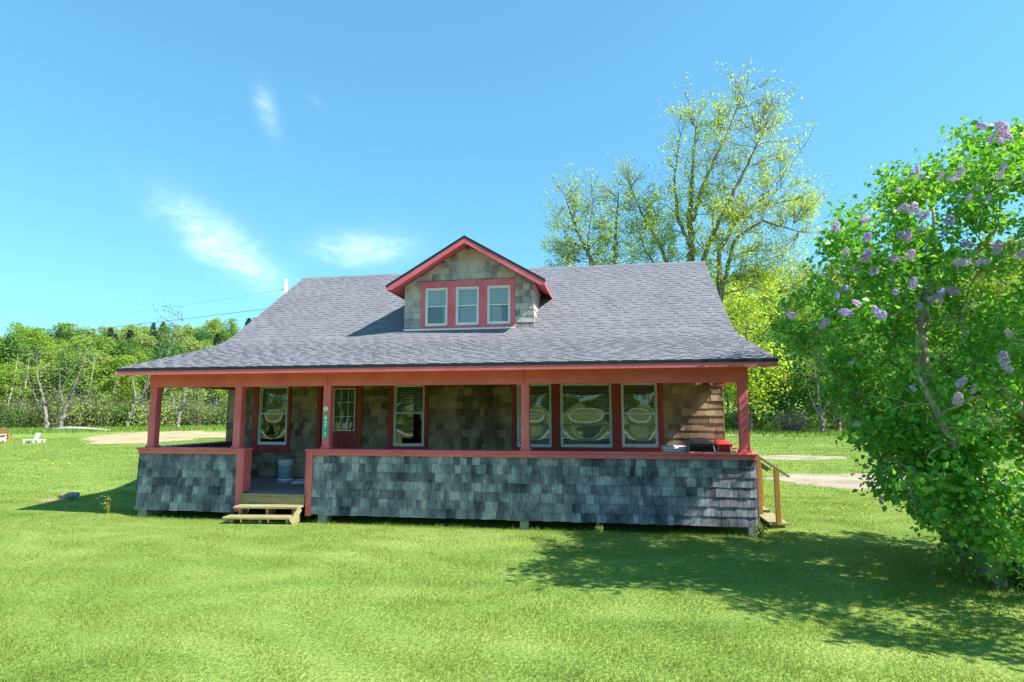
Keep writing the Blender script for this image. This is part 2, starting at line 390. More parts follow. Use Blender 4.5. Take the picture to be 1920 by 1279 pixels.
rr = np.concatenate([[0.0], np.geomspace(1.2, 2500, 330)]); na = 720
aa = np.linspace(0, 2 * np.pi, na, endpoint=False)
RR, AA = np.meshgrid(rr[1:], aa, indexing='ij')
gx = np.concatenate([[CX], (CX + RR * np.sin(AA)).ravel()]); gy = np.concatenate([[CY], (CY + RR * np.cos(AA)).ravel()])
V = np.stack([gx, gy, gz(gx, gy)], 1)
F = []
nr = len(rr) - 1
i0 = (1 + np.arange(nr - 1)[:, None] * na + np.arange(na)[None]).ravel()
i1 = (1 + np.arange(nr - 1)[:, None] * na + (np.arange(na)[None] + 1) % na).ravel()
F = np.stack([i0, i0 + na, i1 + na, i1], 1)
# lawn ground material: broad patches, mowing streaks, fine tufts
m, nt, N, L = new_mat('lawn_ground')
out = N.new('ShaderNodeOutputMaterial'); b = N.new('ShaderNodeBsdfPrincipled'); L.new(b.outputs[0], out.inputs[0])
b.inputs['Roughness'].default_value = .9; b.inputs['Specular IOR Level'].default_value = .1
tcg = N.new('ShaderNodeTexCoord')
def noise(scale, det=4, st=(1, 1, 1), rot=0):
    mp = N.new('ShaderNodeMapping'); mp.inputs['Scale'].default_value = st; mp.inputs['Rotation'].default_value = (0, 0, rot)
    L.new(tcg.outputs['Object'], mp.inputs[0])
    n = N.new('ShaderNodeTexNoise'); n.inputs['Scale'].default_value = scale; n.inputs['Detail'].default_value = det; L.new(mp.outputs[0], n.inputs[0])
    return n.outputs[0]
n1 = noise(.22, 4); n2 = noise(1.6, 5, (.35, 1.2, 1), R(-12)); n3 = noise(26, 4)
def mth(op, a, bb, cc=None, clamp=False):
    n = N.new('ShaderNodeMath'); n.operation = op; n.use_clamp = clamp
    for i, x in enumerate((a, bb, cc)):
        if x is None: continue
        if isinstance(x, (int, float)): n.inputs[i].default_value = x
        else: L.new(x, n.inputs[i])
    return n.outputs[0]
v = mth('MULTIPLY_ADD', n1, .7, mth('MULTIPLY_ADD', n2, .75, mth('MULTIPLY_ADD', n3, 1.3, -.87)))
r = ramp(N, [(.075, .14, .026), (.15, .235, .045), (.22, .30, .068), (.32, .35, .12)], [.15, .42, .7, .95])
L.new(v, r.inputs[0]); L.new(r.outputs[0], b.inputs['Base Color'])
bp = N.new('ShaderNodeBump'); bp.inputs['Strength'].default_value = .6; bp.inputs['Distance'].default_value = .05
L.new(n3, bp.inputs['Height']); L.new(bp.outputs[0], b.inputs['Normal'])
M['ground'] = m
tag(mesh_np('ground', V, F, M['ground'], smooth=True), kind='structure')

def patch(name, cx, cy, ax, ay, rot, mat, seed, lift=.012, n=90, rough=.22):
    """irregular flat sheet following the ground"""
    r_ = np.random.default_rng(seed); t = np.linspace(0, 2 * np.pi, n, endpoint=False)
    k = 1 + sum(r_.uniform(-rough, rough) / (j ** .8) * np.cos(j * t + r_.uniform(0, 6.28)) for j in range(2, 16))
    rings = [0.0, .35, .7, .9, 1.0]; vs = [(0, 0)]
    for q in rings[1:]:
        vs += list(zip(ax * q * k * np.cos(t), ay * q * k * np.sin(t)))
    vs = np.array(vs); c, s = math.cos(rot), math.sin(rot)
    X = cx + vs[:, 0] * c - vs[:, 1] * s; Y = cy + vs[:, 0] * s + vs[:, 1] * c
    V = np.stack([X, Y, gz(X, Y) + lift], 1)
    V[-n:, 2] -= lift * 1.5
    mb = MB(); fs = [(0, 1 + i, 1 + (i + 1) % n) for i in range(n)]
    for j in range(3):
        a = 1 + j * n
        fs += [(a + i, a + n + i, a + n + (i + 1) % n, a + (i + 1) % n) for i in range(n)]
    mb.add(V.tolist(), fs, True)
    return tag(mb.build(name, mat), kind='structure')
PATCHES = [(-27.5, 33.5, 13.0, 5.2, R(118), 'sand_patch', 'sand', 3), (16.7, 16.3, 2.4, 1.1, R(8), 'dirt_patch', 'gravel', 5), (18.9, 7.7, 5.6, 2.1, R(-6), 'gravel_drive', 'gravel', 8),
           (22.0, 40.5, 7, 1.0, R(5), 'dirt_patch', 'gravel', 11), (-3.2, 1.2, .42, .15, R(5), 'dirt_patch', 'dirt', 14)]
for cx, cy, ax, ay, ro, nm, mt, sd in PATCHES: patch(nm, cx, cy, ax, ay, ro, M[mt], sd, lift=.03 if ax > 1 else .02)
# pale gravel road that runs past the front of the lot (behind the photographer; the windows mirror it)
xs = np.linspace(-160, 160, 81); V = []; 
for x in xs:
    for yy in (-47.5, -41.5): V.append((x, yy + .6 * math.sin(x * .03), .03 + float(gz(x, yy))))
F = [(2 * i, 2 * i + 2, 2 * i + 3, 2 * i + 1) for i in range(80)]
tag(mesh_np('road', V, F, M['roadstone']), kind='structure')

# ------------------------------------------------------------------ house
W = 11.6; YW = 2.66; ZD = .4426
house = empty('house', (0, 0, 0))
tag(house, 'weathered shingled cottage with red trim, small dormer and full front porch', 'house')

def shingles(mb, o, ux, nrm, length, z0, z1, course, holes=(), zlim=None, seed=0, wmin=.08, wmax=.20, th=.019, batter=0.0, jag=.006, xlim=None):
    """real overlapping wood shingles on a vertical wall. o: origin (x,y) at s=0; ux: unit along; nrm: outward"""
    r_ = np.random.default_rng(seed); nc = int(math.ceil((z1 - z0) / course))
    for c in range(nc):
        za = z0 + c * course; zb = za + course + .02
        segs = [(0.0, length)]
        for hx0, hx1, hz0, hz1 in holes:
            if za + course * .5 > hz0 and za + course * .5 < hz1:
                ns = []
                for a, b in segs:
                    if hx1 <= a or hx0 >= b: ns.append((a, b)); continue
                    if hx0 > a: ns.append((a, hx0))
                    if hx1 < b: ns.append((hx1, b))
                segs = ns
        for a, b in segs:
            s = a
            while s < b - 1e-4:
                w_ = r_.uniform(wmin, wmax); e = min(s + w_, b)
                if b - e < .04: e = b
                s0 = s + .0015; s1 = e - .0015
                zz0 = za + r_.uniform(-jag, jag); t_ = th * r_.uniform(.75, 1.25)
                tl = tr = min(zb, z1)
                if zlim is not None:
                    tl = min(tl, zlim(s0)); tr = min(tr, zlim(s1))
                    if max(tl, tr) < zz0 + .01: s = e; continue
                    tl = max(tl, zz0 + .002); tr = max(tr, zz0 + .002)
                def P(ss, off, z):
                    of = off
                    if batter: of += batter * (1 - min(1, (z - z0) / (z1 - z0)))
                    return (o[0] + ux[0] * ss + nrm[0] * of, o[1] + ux[1] * ss + nrm[1] * of, z)
                vs = [P(s0, 0, zz0), P(s1, 0, zz0), P(s1, 0, tr), P(s0, 0, tl), P(s0, t_, zz0), P(s1, t_, zz0), P(s1, .004, tr), P(s0, .004, tl)]
                mb.add(vs, [(4, 5, 6, 7), (0, 1, 5, 4), (0, 4, 7, 3), (1, 2, 6, 5), (3, 7, 6, 2)])
                s = e

def holed_wall(mb, x0, x1, z0, z1, ya, yb, holes):
    xs = sorted({x0, x1, *[h[0] for h in holes], *[h[1] for h in holes]}); zs = sorted({z0, z1, *[h[2] for h in holes], *[h[3] for h in holes]})
    for i in range(len(xs) - 1):
        # merge vertically
        run = None
        for j in range(len(zs) - 1):
            cx, cz = (xs[i] + xs[i + 1]) / 2, (zs[j] + zs[j + 1]) / 2
            inside = any(h[0] < cx < h[1] and h[2] < cz < h[3] for h in holes)
            if not inside: run = (run[0], zs[j + 1]) if run else (zs[j], zs[j + 1])
            if inside and run: mb.box(xs[i], xs[i + 1], ya, yb, *run); run = None
        if run: mb.box(xs[i], xs[i + 1], ya, yb, *run)

# --- porch low wall, left and right of the opening
def porch_wall(x0, x1, seed, left_end, right_end, lab):
    mb = MB(); mb.box(x0 + .02, x1 - .02, .025, .19, .10, 1.20)
    a = x0 - (.035 if left_end else 0); 
    shingles(mb, (x0, 0.02), (1, 0), (0, -1), x1 - x0, .086, 1.18, .157, seed=seed, batter=.030)
    w_ = mb.build('porch_wall', M['ced_porch'], house); w_['label'] = lab
    return w_
wl = porch_wall(.02, 2.155, 11, True, False, 'short shingled porch wall left of the steps')
wr = porch_wall(3.715, 11.585, 12, False, True, 'long shingled porch wall right of the steps')
# trim on them
t = MB(); t.box(.0, 2.155, -.022, .02, 1.163, 1.243, bev=.004); t.box(2.155, 2.29, -.026, .02, .10, 1.243, bev=.004); t.build('trim_board', M['red'], wl)
t = MB(); t.box(2.292, 2.312, -.03, .215, .45, 1.243, bev=.004); t.build('jamb_board', M['red'], wl)
t = MB(); t.box(-.03, 2.335, -.05, .24, 1.243, 1.277, bev=.006); t.build('rail_cap', M['red'], wl)
t = MB(); t.box(3.715, 11.60, -.022, .02, 1.163, 1.243, bev=.004); t.box(3.60, 3.715, -.026, .02, .06, 1.243, bev=.004); t.build('trim_board', M['red'], wr)
t = MB(); t.box(3.578, 3.598, -.03, .215, .45, 1.243, bev=.004); t.build('jamb_board', M['red'], wr)
t = MB(); t.box(3.56, 11.63, -.05, .24, 1.243, 1.277, bev=.006); t.build('rail_cap', M['red'], wr)
# side low walls of the porch
mb = MB(); mb.box(.035, .19, .192, YW - .01, .1, 1.2); shingles(mb, (.03, YW - .01), (0, -1), (-1, 0), YW, .086, 1.18, .157, seed=13, batter=.030)
s1 = mb.build('porch_side_wall', M['ced_porch'], house)
t = MB(); t.box(-.03, .24, .242, YW - .012, 1.243, 1.276, bev=.005); t.box(.006, .03, .03, YW - .012, 1.163, 1.242); t.build('rail_cap', M['red'], s1)
mb = MB(); mb.box(11.42, 11.565, .192, .50, .1, 1.2); shingles(mb, (11.58, .02), (0, 1), (1, 0), .48, .086, 1.18, .157, seed=14, batter=.028)
s2 = mb.build('porch_side_wall', M['ced_porch'], house)
t = MB(); t.box(11.37, 11.63, .242, .53, 1.243, 1.276, bev=.005); t.build('rail_cap', M['red'], s2)
mb = MB(); mb.box(11.42, 11.565, 1.62, YW - .01, .1, 1.2); shingles(mb, (11.58, 1.62), (0, 1), (1, 0), 1.03, .086, 1.18, .157, seed=15, batter=.028)
s3 = mb.build('porch_side_wall', M['ced_porch'], house)
t = MB(); t.box(11.37, 11.63, 1.60, YW - .012, 1.243, 1.276, bev=.005); t.build('rail_cap', M['red'], s3)
# footings
for x0, x1, zt in ((.05, .24, .085), (3.835, 4.02, .084), (7.63, 7.78, .084), (11.43, 11.56, .084), (1.55, 1.8, .08)):
    t = MB(); y0 = .02 if x0 != 1.55 else .5
    t.box(x0, x1, y0, y0 + .2, -.12, zt, bev=.008); t.build('footing_block', M['block'], house)
# posts
for x0, x1 in ((.137, .287), (2.005, 2.155), (3.856, 4.006), (7.65, 7.80), (11.375, 11.525)):
    t = MB(); t.box(x0, x1, .03, .18, 1.277, 2.462, bev=.006); p = t.build('porch_post', M['red'], house)
    t = MB(); t.box(x0 - .022, x1 + .022, .008, .202, 1.278, 1.318, bev=.005); t.build('post_base', M['red'], p)
# beam + ceiling + deck
t = MB()
for q0, q1 in ((.12, 3.93), (3.933, 7.72), (7.723, 11.54)): t.box(q0, q1, .015, .195, 2.462, 2.80, bev=.006)
t.box(.118, .27, .197, YW - .03, 2.50, 2.80); t.box(11.385, 11.537, .197, YW - .03, 2.50, 2.80); t.build('porch_beam', M['red'], house)
t = MB(); t.box(.28, 11.38, .2, YW - .03, 2.70, 2.72); t.build('porch_ceiling', M['ceil'], house)
mb = MB(); r_ = np.random.default_rng(5); x = .2
while x < 11.4:
    mb.box(x, x + .088, .0 if 2.33 < x < 3.5 else .2, YW - .005, ZD - .03, ZD + r_.uniform(-.002, .002), bev=.003); x += .094
mb.build('porch_deck', M['deck'], house)
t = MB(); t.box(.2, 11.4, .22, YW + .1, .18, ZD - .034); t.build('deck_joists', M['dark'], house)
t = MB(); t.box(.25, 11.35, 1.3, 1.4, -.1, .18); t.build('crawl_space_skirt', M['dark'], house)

# --- main front wall with openings
HEAD = 2.60
W1 = (.85, 1.61, 1.19, HEAD); W2 = (4.264, 5.013, 1.18, HEAD); D1 = (2.47, 3.39, ZD + .03, 2.585)
T1 = (7.159, 7.94, 1.185, HEAD); T2 = (8.132, 9.262, 1.19, HEAD); T3 = (9.46, 10.233, 1.20, HEAD)
holes = [W1, W2, D1, T1, T2, T3]
mb = MB(); holed_wall(mb, .02, 11.58, .3, 3.0, YW + .02, YW + .14, holes)
casing_holes = [(.74, 1.65, 1.05, 2.75), (2.38, 3.48, .3, 2.75), (4.16, 5.08, 1.05, 2.75), (7.09, 10.32, 1.05, 2.75)]
shingles(mb, (0, YW + .02), (1, 0), (0, -1), 11.6, .46, 2.74, .157, holes=casing_holes, seed=21, wmin=.1, wmax=.24, th=.022)
mb.build('front_wall', M['ced_wall'], house)
# side / back walls with gables
E0 = 2.66; YB = 10.02
YR, ZR = 6.34, 6.127
def gable(y):  # underside of the roof
    y = np.asarray(y, float)
    zf = 3.62 + .6813 * (y - 2.66); zb = ZR - .6813 * (y - YR)
    return float(np.minimum(zf, zb)) - .14
for sx, x, nm in ((-1, .02, 'left'), (1, 11.58, 'right')):
    mb = MB(); pr = [(YW + .02, .2), (YB, .2), (YB, gable(YB)), (YR, gable(YR)), (YW + .02, gable(YW + .02))]
    mb.prism(pr, x - (.12 if sx > 0 else 0), x + (0 if sx > 0 else .12))
    if sx < 0: shingles(mb, (x, YB), (0, -1), (-1, 0), YB - YW, .2, 6.0, .157, seed=31, zlim=lambda s: gable(YB - s))
    else: shingles(mb, (x, YW + .0), (0, 1), (1, 0), YB - YW, .2, 6.0, .157, seed=32, zlim=lambda s: gable(YW + s))
    mb.build('side_wall', M['ced_wall'], house)
mb = MB(); mb.box(.02, 11.58, YB - .12, YB, .2, 3.4); mb.build('back_wall', M['ced_wall'], house)
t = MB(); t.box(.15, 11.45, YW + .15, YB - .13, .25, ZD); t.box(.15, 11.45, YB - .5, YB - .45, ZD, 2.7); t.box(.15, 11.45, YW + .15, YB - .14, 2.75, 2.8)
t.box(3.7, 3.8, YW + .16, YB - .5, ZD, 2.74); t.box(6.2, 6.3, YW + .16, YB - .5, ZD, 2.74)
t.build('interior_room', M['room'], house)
# casings
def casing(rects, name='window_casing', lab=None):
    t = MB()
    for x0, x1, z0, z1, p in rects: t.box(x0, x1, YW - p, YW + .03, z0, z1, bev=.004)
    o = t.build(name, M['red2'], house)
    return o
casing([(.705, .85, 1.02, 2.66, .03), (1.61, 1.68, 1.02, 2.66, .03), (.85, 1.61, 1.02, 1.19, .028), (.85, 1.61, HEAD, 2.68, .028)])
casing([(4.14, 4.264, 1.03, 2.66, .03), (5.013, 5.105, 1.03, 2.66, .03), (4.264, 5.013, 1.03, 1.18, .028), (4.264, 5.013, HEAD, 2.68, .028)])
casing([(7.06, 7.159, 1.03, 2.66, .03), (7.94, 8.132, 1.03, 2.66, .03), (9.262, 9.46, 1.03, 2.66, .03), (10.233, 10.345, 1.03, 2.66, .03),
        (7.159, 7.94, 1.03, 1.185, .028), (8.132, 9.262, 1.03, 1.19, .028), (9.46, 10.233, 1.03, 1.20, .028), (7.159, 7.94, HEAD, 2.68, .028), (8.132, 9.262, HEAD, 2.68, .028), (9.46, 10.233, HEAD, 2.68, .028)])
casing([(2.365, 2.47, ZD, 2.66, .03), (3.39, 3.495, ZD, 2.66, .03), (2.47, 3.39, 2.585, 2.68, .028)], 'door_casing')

def dish(x0, x1, z0, z1, y, amp, n=14, seed=0, skew=0.0):
    """insulated-glass pane, slightly dished"""
    r_ = np.random.default_rng(seed); ox, oz = r_.uniform(-.15, .15, 2); V = []
    for j in range(n + 1):
        for i in range(n + 1):
            u = -1 + 2 * i / n; v = -1 + 2 * j / n
            d = (1 - u * u) * (1 - v * v) * (1 + 1.6 * ox * u + .35 * oz * v + skew * v)
            V.append((x0 + (x1 - x0) * i / n, y + amp * d, z0 + (z1 - z0) * j / n))
    F = [(j * (n + 1) + i, j * (n + 1) + i + 1, (j + 1) * (n + 1) + i + 1, (j + 1) * (n + 1) + i) for j in range(n) for i in range(n)]
    return V, F

def window(x0, x1, z0, z1, zm, y, glass, parent=None, blind=None, shade=False, amp=.007, seed=0, lab=None):
    f = MB(); w_ = .034
    f.box(x0, x0 + w_, y - .012, y + .09, z0, z1, bev=.003); f.box(x1 - w_, x1, y - .012, y + .09, z0, z1, bev=.003)
    f.box(x0 + w_, x1 - w_, y - .014, y + .09, z0, z0 + w_, bev=.003); f.box(x0 + w_, x1 - w_, y - .010, y + .09, z1 - w_, z1, bev=.003)
    o = f.build('window', M['white'], parent or house)
    if lab: o['label'] = lab
    s = MB(); a, b_, q = x0 + w_, x1 - w_, .026
    for zz0, zz1, yy in ((z0 + w_, zm + .012, y + .012), (zm - .012, z1 - w_, y + .042)):
        s.box(a, a + q, yy, yy + .028, zz0, zz1); s.box(b_ - q, b_, yy, yy + .028, zz0, zz1)
        s.box(a + q, b_ - q, yy + .001, yy + .027, zz0, zz0 + q + .008); s.box(a + q, b_ - q, yy + .001, yy + .027, zz1 - q, zz1)
    s.build('sash', M['white'], o)
    for k, (zz0, zz1, yy) in enumerate(((z0 + w_ + q + .008, zm - .014, y + .026), (zm + .022, z1 - w_ - q, y + .056))):
        V, F = dish(a + q, b_ - q, zz0, zz1, yy, amp * (-.85 if k else .92), seed=seed * 2 + k, skew=(-.62 if k else .62)); mesh_np('pane', V, F, glass, o, smooth=True)
    if blind:
        bz0, tilt = blind; mb = MB(); z = z1 - .05; c, s_ = math.cos(tilt), math.sin(tilt); h = .024
        while z > bz0:
            ym = y + .115
            mb.add([(a + .005, ym - h * c, z - h * s_), (b_ - .005, ym - h * c, z - h * s_), (b_ - .005, ym + h * c, z + h * s_), (a + .005, ym + h * c, z + h * s_),
                    (a + .005, ym - h * c, z - h * s_ + .003), (b_ - .005, ym - h * c, z - h * s_ + .003), (b_ - .005, ym + h * c, z + h * s_ + .003), (a + .005, ym + h * c, z + h * s_ + .003)],
                   [(0, 1, 2, 3), (4, 7, 6, 5), (0, 4, 5, 1), (1, 5, 6, 2), (2, 6, 7, 3), (3, 7, 4, 0)]); z -= .047
        mb.box(a + .005, b_ - .005, y + .10, y + .13, max(bz0 - .03, z0 + w_ + .005), max(bz0 - .03, z0 + w_ + .005) + .022)
        n = 2 if x1 - x0 < .9 else 4
        for k in range(n):
            xc = a + (b_ - a) * (k + .5) / n; mb.box(xc - .002, xc + .002, y + .088, y + .09, bz0, z1 - .04)
        mb.build('blind', M['blind'], o)
    return o
window(*W1, 1.925, YW + .005, M['glass'], blind=(1.95, .65), amp=.0040, seed=1, lab='window left of the front door with a half lowered blind')
window(*W2, 1.934, YW + .005, M['glass'], blind=(1.97, .6), amp=.002, seed=2, lab='single window between front door and bare shingle wall')
window(*T1, 1.927, YW + .005, M['glass'], blind=(1.25, .62), amp=.0038, seed=3, lab='left narrow window of the triple window')
window(*T2, 1.927, YW + .005, M['glass'], blind=(1.30, .62), amp=.0046, seed=4, lab='wide middle window of the triple window')
window(*T3, 1.927, YW + .005, M['glass'], blind=(1.25, .62), amp=.0042, seed=5, lab='right narrow window of the triple window')
# door
dm = MB(); gx0, gx1, gz0, gz1 = 2.763, 3.305, 1.525, 2.525
y0, y1 = YW + .03, YW + .07
x0, x1, z0, z1 = 2.475, 3.385, ZD + .035, 2.58
dm.box(x0, gx0 - .0, y0, y1, z0, z1); dm.box(gx1, x1, y0, y1, z0, z1); dm.box(gx0, gx1, y0, y1, gz1, z1); dm.box(gx0, gx1, y0, y1, z0, .62)
dm.box(gx0, gx1, y0, y1, 1.36, gz0); dm.box(2.95, 3.04, y0, y1, .62, 1.36)
dm.box(gx0, 2.95, y0 + .012, y1, .62, 1.36); dm.box(3.04, gx1, y0 + .012, y1, .62, 1.36)
dm.box(gx0 + .04, 2.91, y0 + .004, y0 + .012, .68, 1.32, bev=.003); dm.box(3.08, gx1 - .04, y0 + .004, y0 + .012, .68, 1.32, bev=.003)
door = dm.build('door', M['door'], house)
g = MB(); g.box(gx0, gx0 + .022, y0 - .012, y1 - .008, gz0, gz1); g.box(gx1 - .022, gx1, y0 - .012, y1 - .008, gz0, gz1)
g.box(gx0 + .022, gx1 - .022, y0 - .012, y1 - .008, gz0, gz0 + .022); g.box(gx0 + .022, gx1 - .022, y0 - .012, y1 - .008, gz1 - .022, gz1)
for k in (1, 2):
    xx = gx0 + (gx1 - gx0) * k / 3; g.box(xx - .006, xx + .006, y0 - .004, y0 + .02, gz0 + .02, gz1 - .02)
    zz = gz0 + (gz1 - gz0) * k / 3; g.box(gx0 + .02, gx1 - .02, y0 - .0035, y0 + .0195, zz - .006, zz + .006)
g.build('glazing_frame', M['white'], door)
V, F = dish(gx0 + .02, gx1 - .02, gz0 + .02, gz1 - .02, y0 + .022, .004, seed=9); mesh_np('pane', V, F, M['glass'], door, smooth=True)
mb = MB(); z = gz1 - .03
while z > gz0 + .04: mb.box(gx0 + .03, gx1 - .03, y1 + .02, y1 + .035, z, z + .006); z -= .026
mb.build('blind', M['blind'], door)
k_ = MB(); k_.lathe([(.0, 0), (.012, .002), (.012, .03), (.028, .04), (.03, .055), (.02, .07), (.0, .072)], 14)
kn = k_.build('handle', M['zinc'], door); kn.location = (3.34, y0, 1.36); kn.rotation_euler = (R(90), 0, 0)

# --- main roof: bell-cast front slope (porch) + main slope + back slope
RX0, RX1 = -.2, 11.9
TOP = [(-.45, 2.815), (1.9, 3.43), (2.4, 3.575), (2.8, 3.735), (3.2, 3.993), (YR, ZR + .01)]
def ztop(y): return float(np.interp(y, [p[0] for p in TOP], [p[1] for p in TOP]))
BACK = [(YR, ZR + .01), (10.45, ZR + .01 - .6813 * (10.45 - YR))]
prof = [(y, z - .012) for y, z in TOP] + [(BACK[1][0], BACK[1][1])] + [(BACK[1][0], BACK[1][1] - .11), (YR, ZR - .12), (2.8, 3.735 - .12), (1.9, 3.43 - .10), (-.42, 2.70)]
mb = MB(); mb.prism(prof, RX0 + .02, RX1 - .02)
# asphalt shingles: laminated tabs in courses
r_ = np.random.default_rng(77)
ys = np.array([p[0] for p in TOP]); zs = np.array([p[1] for p in TOP])
sl_ = np.concatenate([[0], np.cumsum(np.hypot(np.diff(ys), np.diff(zs)))])
def at_s(s): return float(np.interp(s, sl_, ys)), float(np.interp(s, sl_, zs))
s = 0.0; EXP = .142
while s < sl_[-1] - .02:
    s1_ = min(s + EXP + .03, sl_[-1]); ya, za = at_s(s); yb, zb = at_s(s1_)
    d = Vector((0, yb - ya, zb - za)).normalized(); nn = Vector((0, -d.z, d.y))
    def tab(xa, xb, h0, h1, ds=0.0):
        a = Vector((0, ya, za)) + d * ds; b = Vector((0, yb, zb))
        p = [a - nn * .008, b - nn * .008, a + nn * h0, b + nn * h1]
        vs = [(xx, q.y, q.z) for q in p for xx in (xa, xb)]
        mb.add(vs, [(4, 5, 7, 6), (0, 1, 5, 4), (0, 4, 6, 2), (1, 3, 7, 5)])
    x = RX0
    while x < RX1 - 1e-3:
        e = min(x + r_.uniform(.18, .5), RX1)
        tab(x, e, .006, .001); x = e
    x = RX0 + r_.uniform(0, .2)
    while x < RX1 - .05:
        e = min(x + r_.uniform(.10, .26), RX1 - .003)
        tab(x, e, .0135, .003, ds=-.001); x = e + r_.uniform(.06, .24)
    s += EXP
roof = mb.build('roof', M['roof'], house)
mb = MB(); x = RX0; 
while x < RX1 - .02:
    e = min(x + .30, RX1); t_ = .004
    for sgn in (-1, 1):
        yo = YR + sgn * .14; zo = ZR - .6813 * .14
        vs = [(x, YR, ZR + .022 + t_), (e + .03, YR, ZR + .022), (e + .03, yo, zo + .022), (x, yo, zo + .022 + t_), (x, YR, ZR + .012), (e + .03, YR, ZR + .008), (e + .03, yo, zo + .01), (x, yo, zo + .01)]
        mb.add(vs, [(0, 1, 2, 3), (3, 2, 6, 7), (0, 3, 7, 4), (1, 5, 6, 2)])
    x = e
mb.build('ridge_cap', M['roof'], roof)
t = MB(); t.box(RX0 - .004, RX1 + .004, -.475, -.45, 2.765, 2.808); t.build('drip_edge', M['drip'], roof)
t = MB(); t.box(RX0, RX1, -.468, -.435, 2.682, 2.764, bev=.004); t.build('eave_fascia', M['red'], house)
t = MB(); t.add([(RX0 + .02, -.434, 2.684), (RX1 - .02, -.434, 2.684), (RX1 - .02, .015, 2.74), (RX0 + .02, .015, 2.74), (RX0 + .02, -.434, 2.70), (RX1 - .02, -.434, 2.70), (RX1 - .02, .015, 2.76), (RX0 + .02, .015, 2.76)],
                [(0, 1, 2, 3), (4, 7, 6, 5), (0, 4, 5, 1), (1, 5, 6, 2), (2, 6, 7, 3), (3, 7, 4, 0)]); t.build('soffit', M['red'], house)
# rake boards
for xx in (RX0, RX1 - .022):
    pr = [(y, z - .02) for y, z in TOP] + [(BACK[1][0], BACK[1][1] - .02), (BACK[1][0], BACK[1][1] - .15)] + [(YR, ZR - .15)] + [(2.8, 3.735 - .15), (1.9, 3.43 - .14), (-.43, 2.69)]
    t = MB(); t.prism(pr, xx, xx + .022); t.build('rake_board', M['red'], house)

# --- dormer
DX0, DX1, DY, DZ0 = 4.32, 7.51, 3.09, 3.86
AX = 5.915; AZ_ = 6.07; SL = .590; OV = .40      # ridge x, roof-top apex, slope, front overhang
def dz(x): return AZ_ - SL * abs(x - AX)
mb = MB()
WH = [(4.85, 5.41, 4.015, 4.95), (5.61, 6.18, 4.02, 4.953), (6.385, 6.945, 4.028, 4.955)]
cas = (4.745, 7.05, 3.955, 5.105)
holed_wall(mb, DX0 + .02, DX1 - .02, DZ0, 4.97, DY + .02, DY + .10, WH)
mb.prism([(DX0 + .02, 4.97), (DX1 - .02, 4.97), (DX1 - .02, dz(DX1) - .1), (AX, AZ_ - .12), (DX0 + .02, dz(DX0) - .1)], DY + .021, DY + .10, axis='y')
shingles(mb, (DX0, DY + .02), (1, 0), (0, -1), DX1 - DX0, 3.90, 6.0, .155, holes=[(cas[0] + .02 - DX0, cas[1] - .02 - DX0, 3.9, cas[3] - .02)], zlim=lambda s: dz(DX0 + s) - .10, seed=41, wmin=.1, wmax=.24)
for x, ux, o, sd in ((DX0, (0, -1), (DX0 + .02, 5.6), 42), (DX1, (0, 1), (DX1 - .02, DY + .005), 43)):
    mb.box(min(x, x + (.1 if x < 6 else -.1)) + (.02 if x < 6 else -.02), max(x, x + (.1 if x < 6 else -.1)) + (.02 if x < 6 else -.02), DY + .1, 5.2, DZ0 + .1, dz(x) - .11)
    shingles(mb, o, ux, (-1, 0) if x < 6 else (1, 0), 2.5, 3.90, dz(x) - .08, .155, seed=sd)
mb.build('dormer_wall', M['ced_dormer'], house)
t = MB()
t.box(cas[0], cas[1], DY - .025, DY + .03, 4.955, cas[3], bev=.004)
xs_ = [cas[0], 4.85, 5.41, 5.61, 6.18, 6.385, 6.945, cas[1]]
for a, b in ((0, 1), (2, 3), (4, 5), (6, 7)): t.box(xs_[a], xs_[b], DY - .025, DY + .03, 3.97, 4.955, bev=.003)
for (a, b, z0_, z1_) in WH: t.box(a, b, DY - .023, DY + .03, 3.972, z0_, bev=.003)
t.box(cas[0] - .01, cas[1] + .01, DY - .05, DY + .03, 3.945, 3.970, bev=.003)
t.build('dormer_casing', M['red'], house)
t = MB(); t.box(DX0 + .01, DX1 - .45, DY - .055, DY - .03, 3.905, 3.945); t.build('dormer_flashing', M['white'], house)
labs = ['left dormer window with dark lower sash', 'middle dormer window with curtains closed', 'right dormer window with curtains half open']
for i, (a, b, z0_, z1_) in enumerate(WH):
    o = window(a, b, z0_, z1_, 4.50, DY + .005, M['glass_dormer'], amp=.002, seed=20 + i, lab=labs[i])
    t = MB(); t.box(a + .03, b - .03, DY + .10, DY + .105, 4.55, z1_ - .02); t.build('roller_shade', M['shade'], o)
    t = MB(); spans = (((a + .42, b - .03),), ((a + .03, b - .03),), ((a + .03, a + .33),))[i]
    for p, q in spans:
        n = 16; vs = []
        for k in range(n + 1):
            xx = p + (q - p) * k / n; yy = DY + .122 + .006 * math.sin(k * 2.1)
            vs += [(xx, yy, z0_ + .03), (xx, yy, 4.6)]
        t.add(vs, [(2 * k, 2 * k + 2, 2 * k + 3, 2 * k + 1) for k in range(n)], True)
    t.build('curtain', M['curtain'], o)
    t = MB(); t.box(a, b, DY + .14, DY + .15, z0_, z1_); t.build('room_backing', M['room'], o)
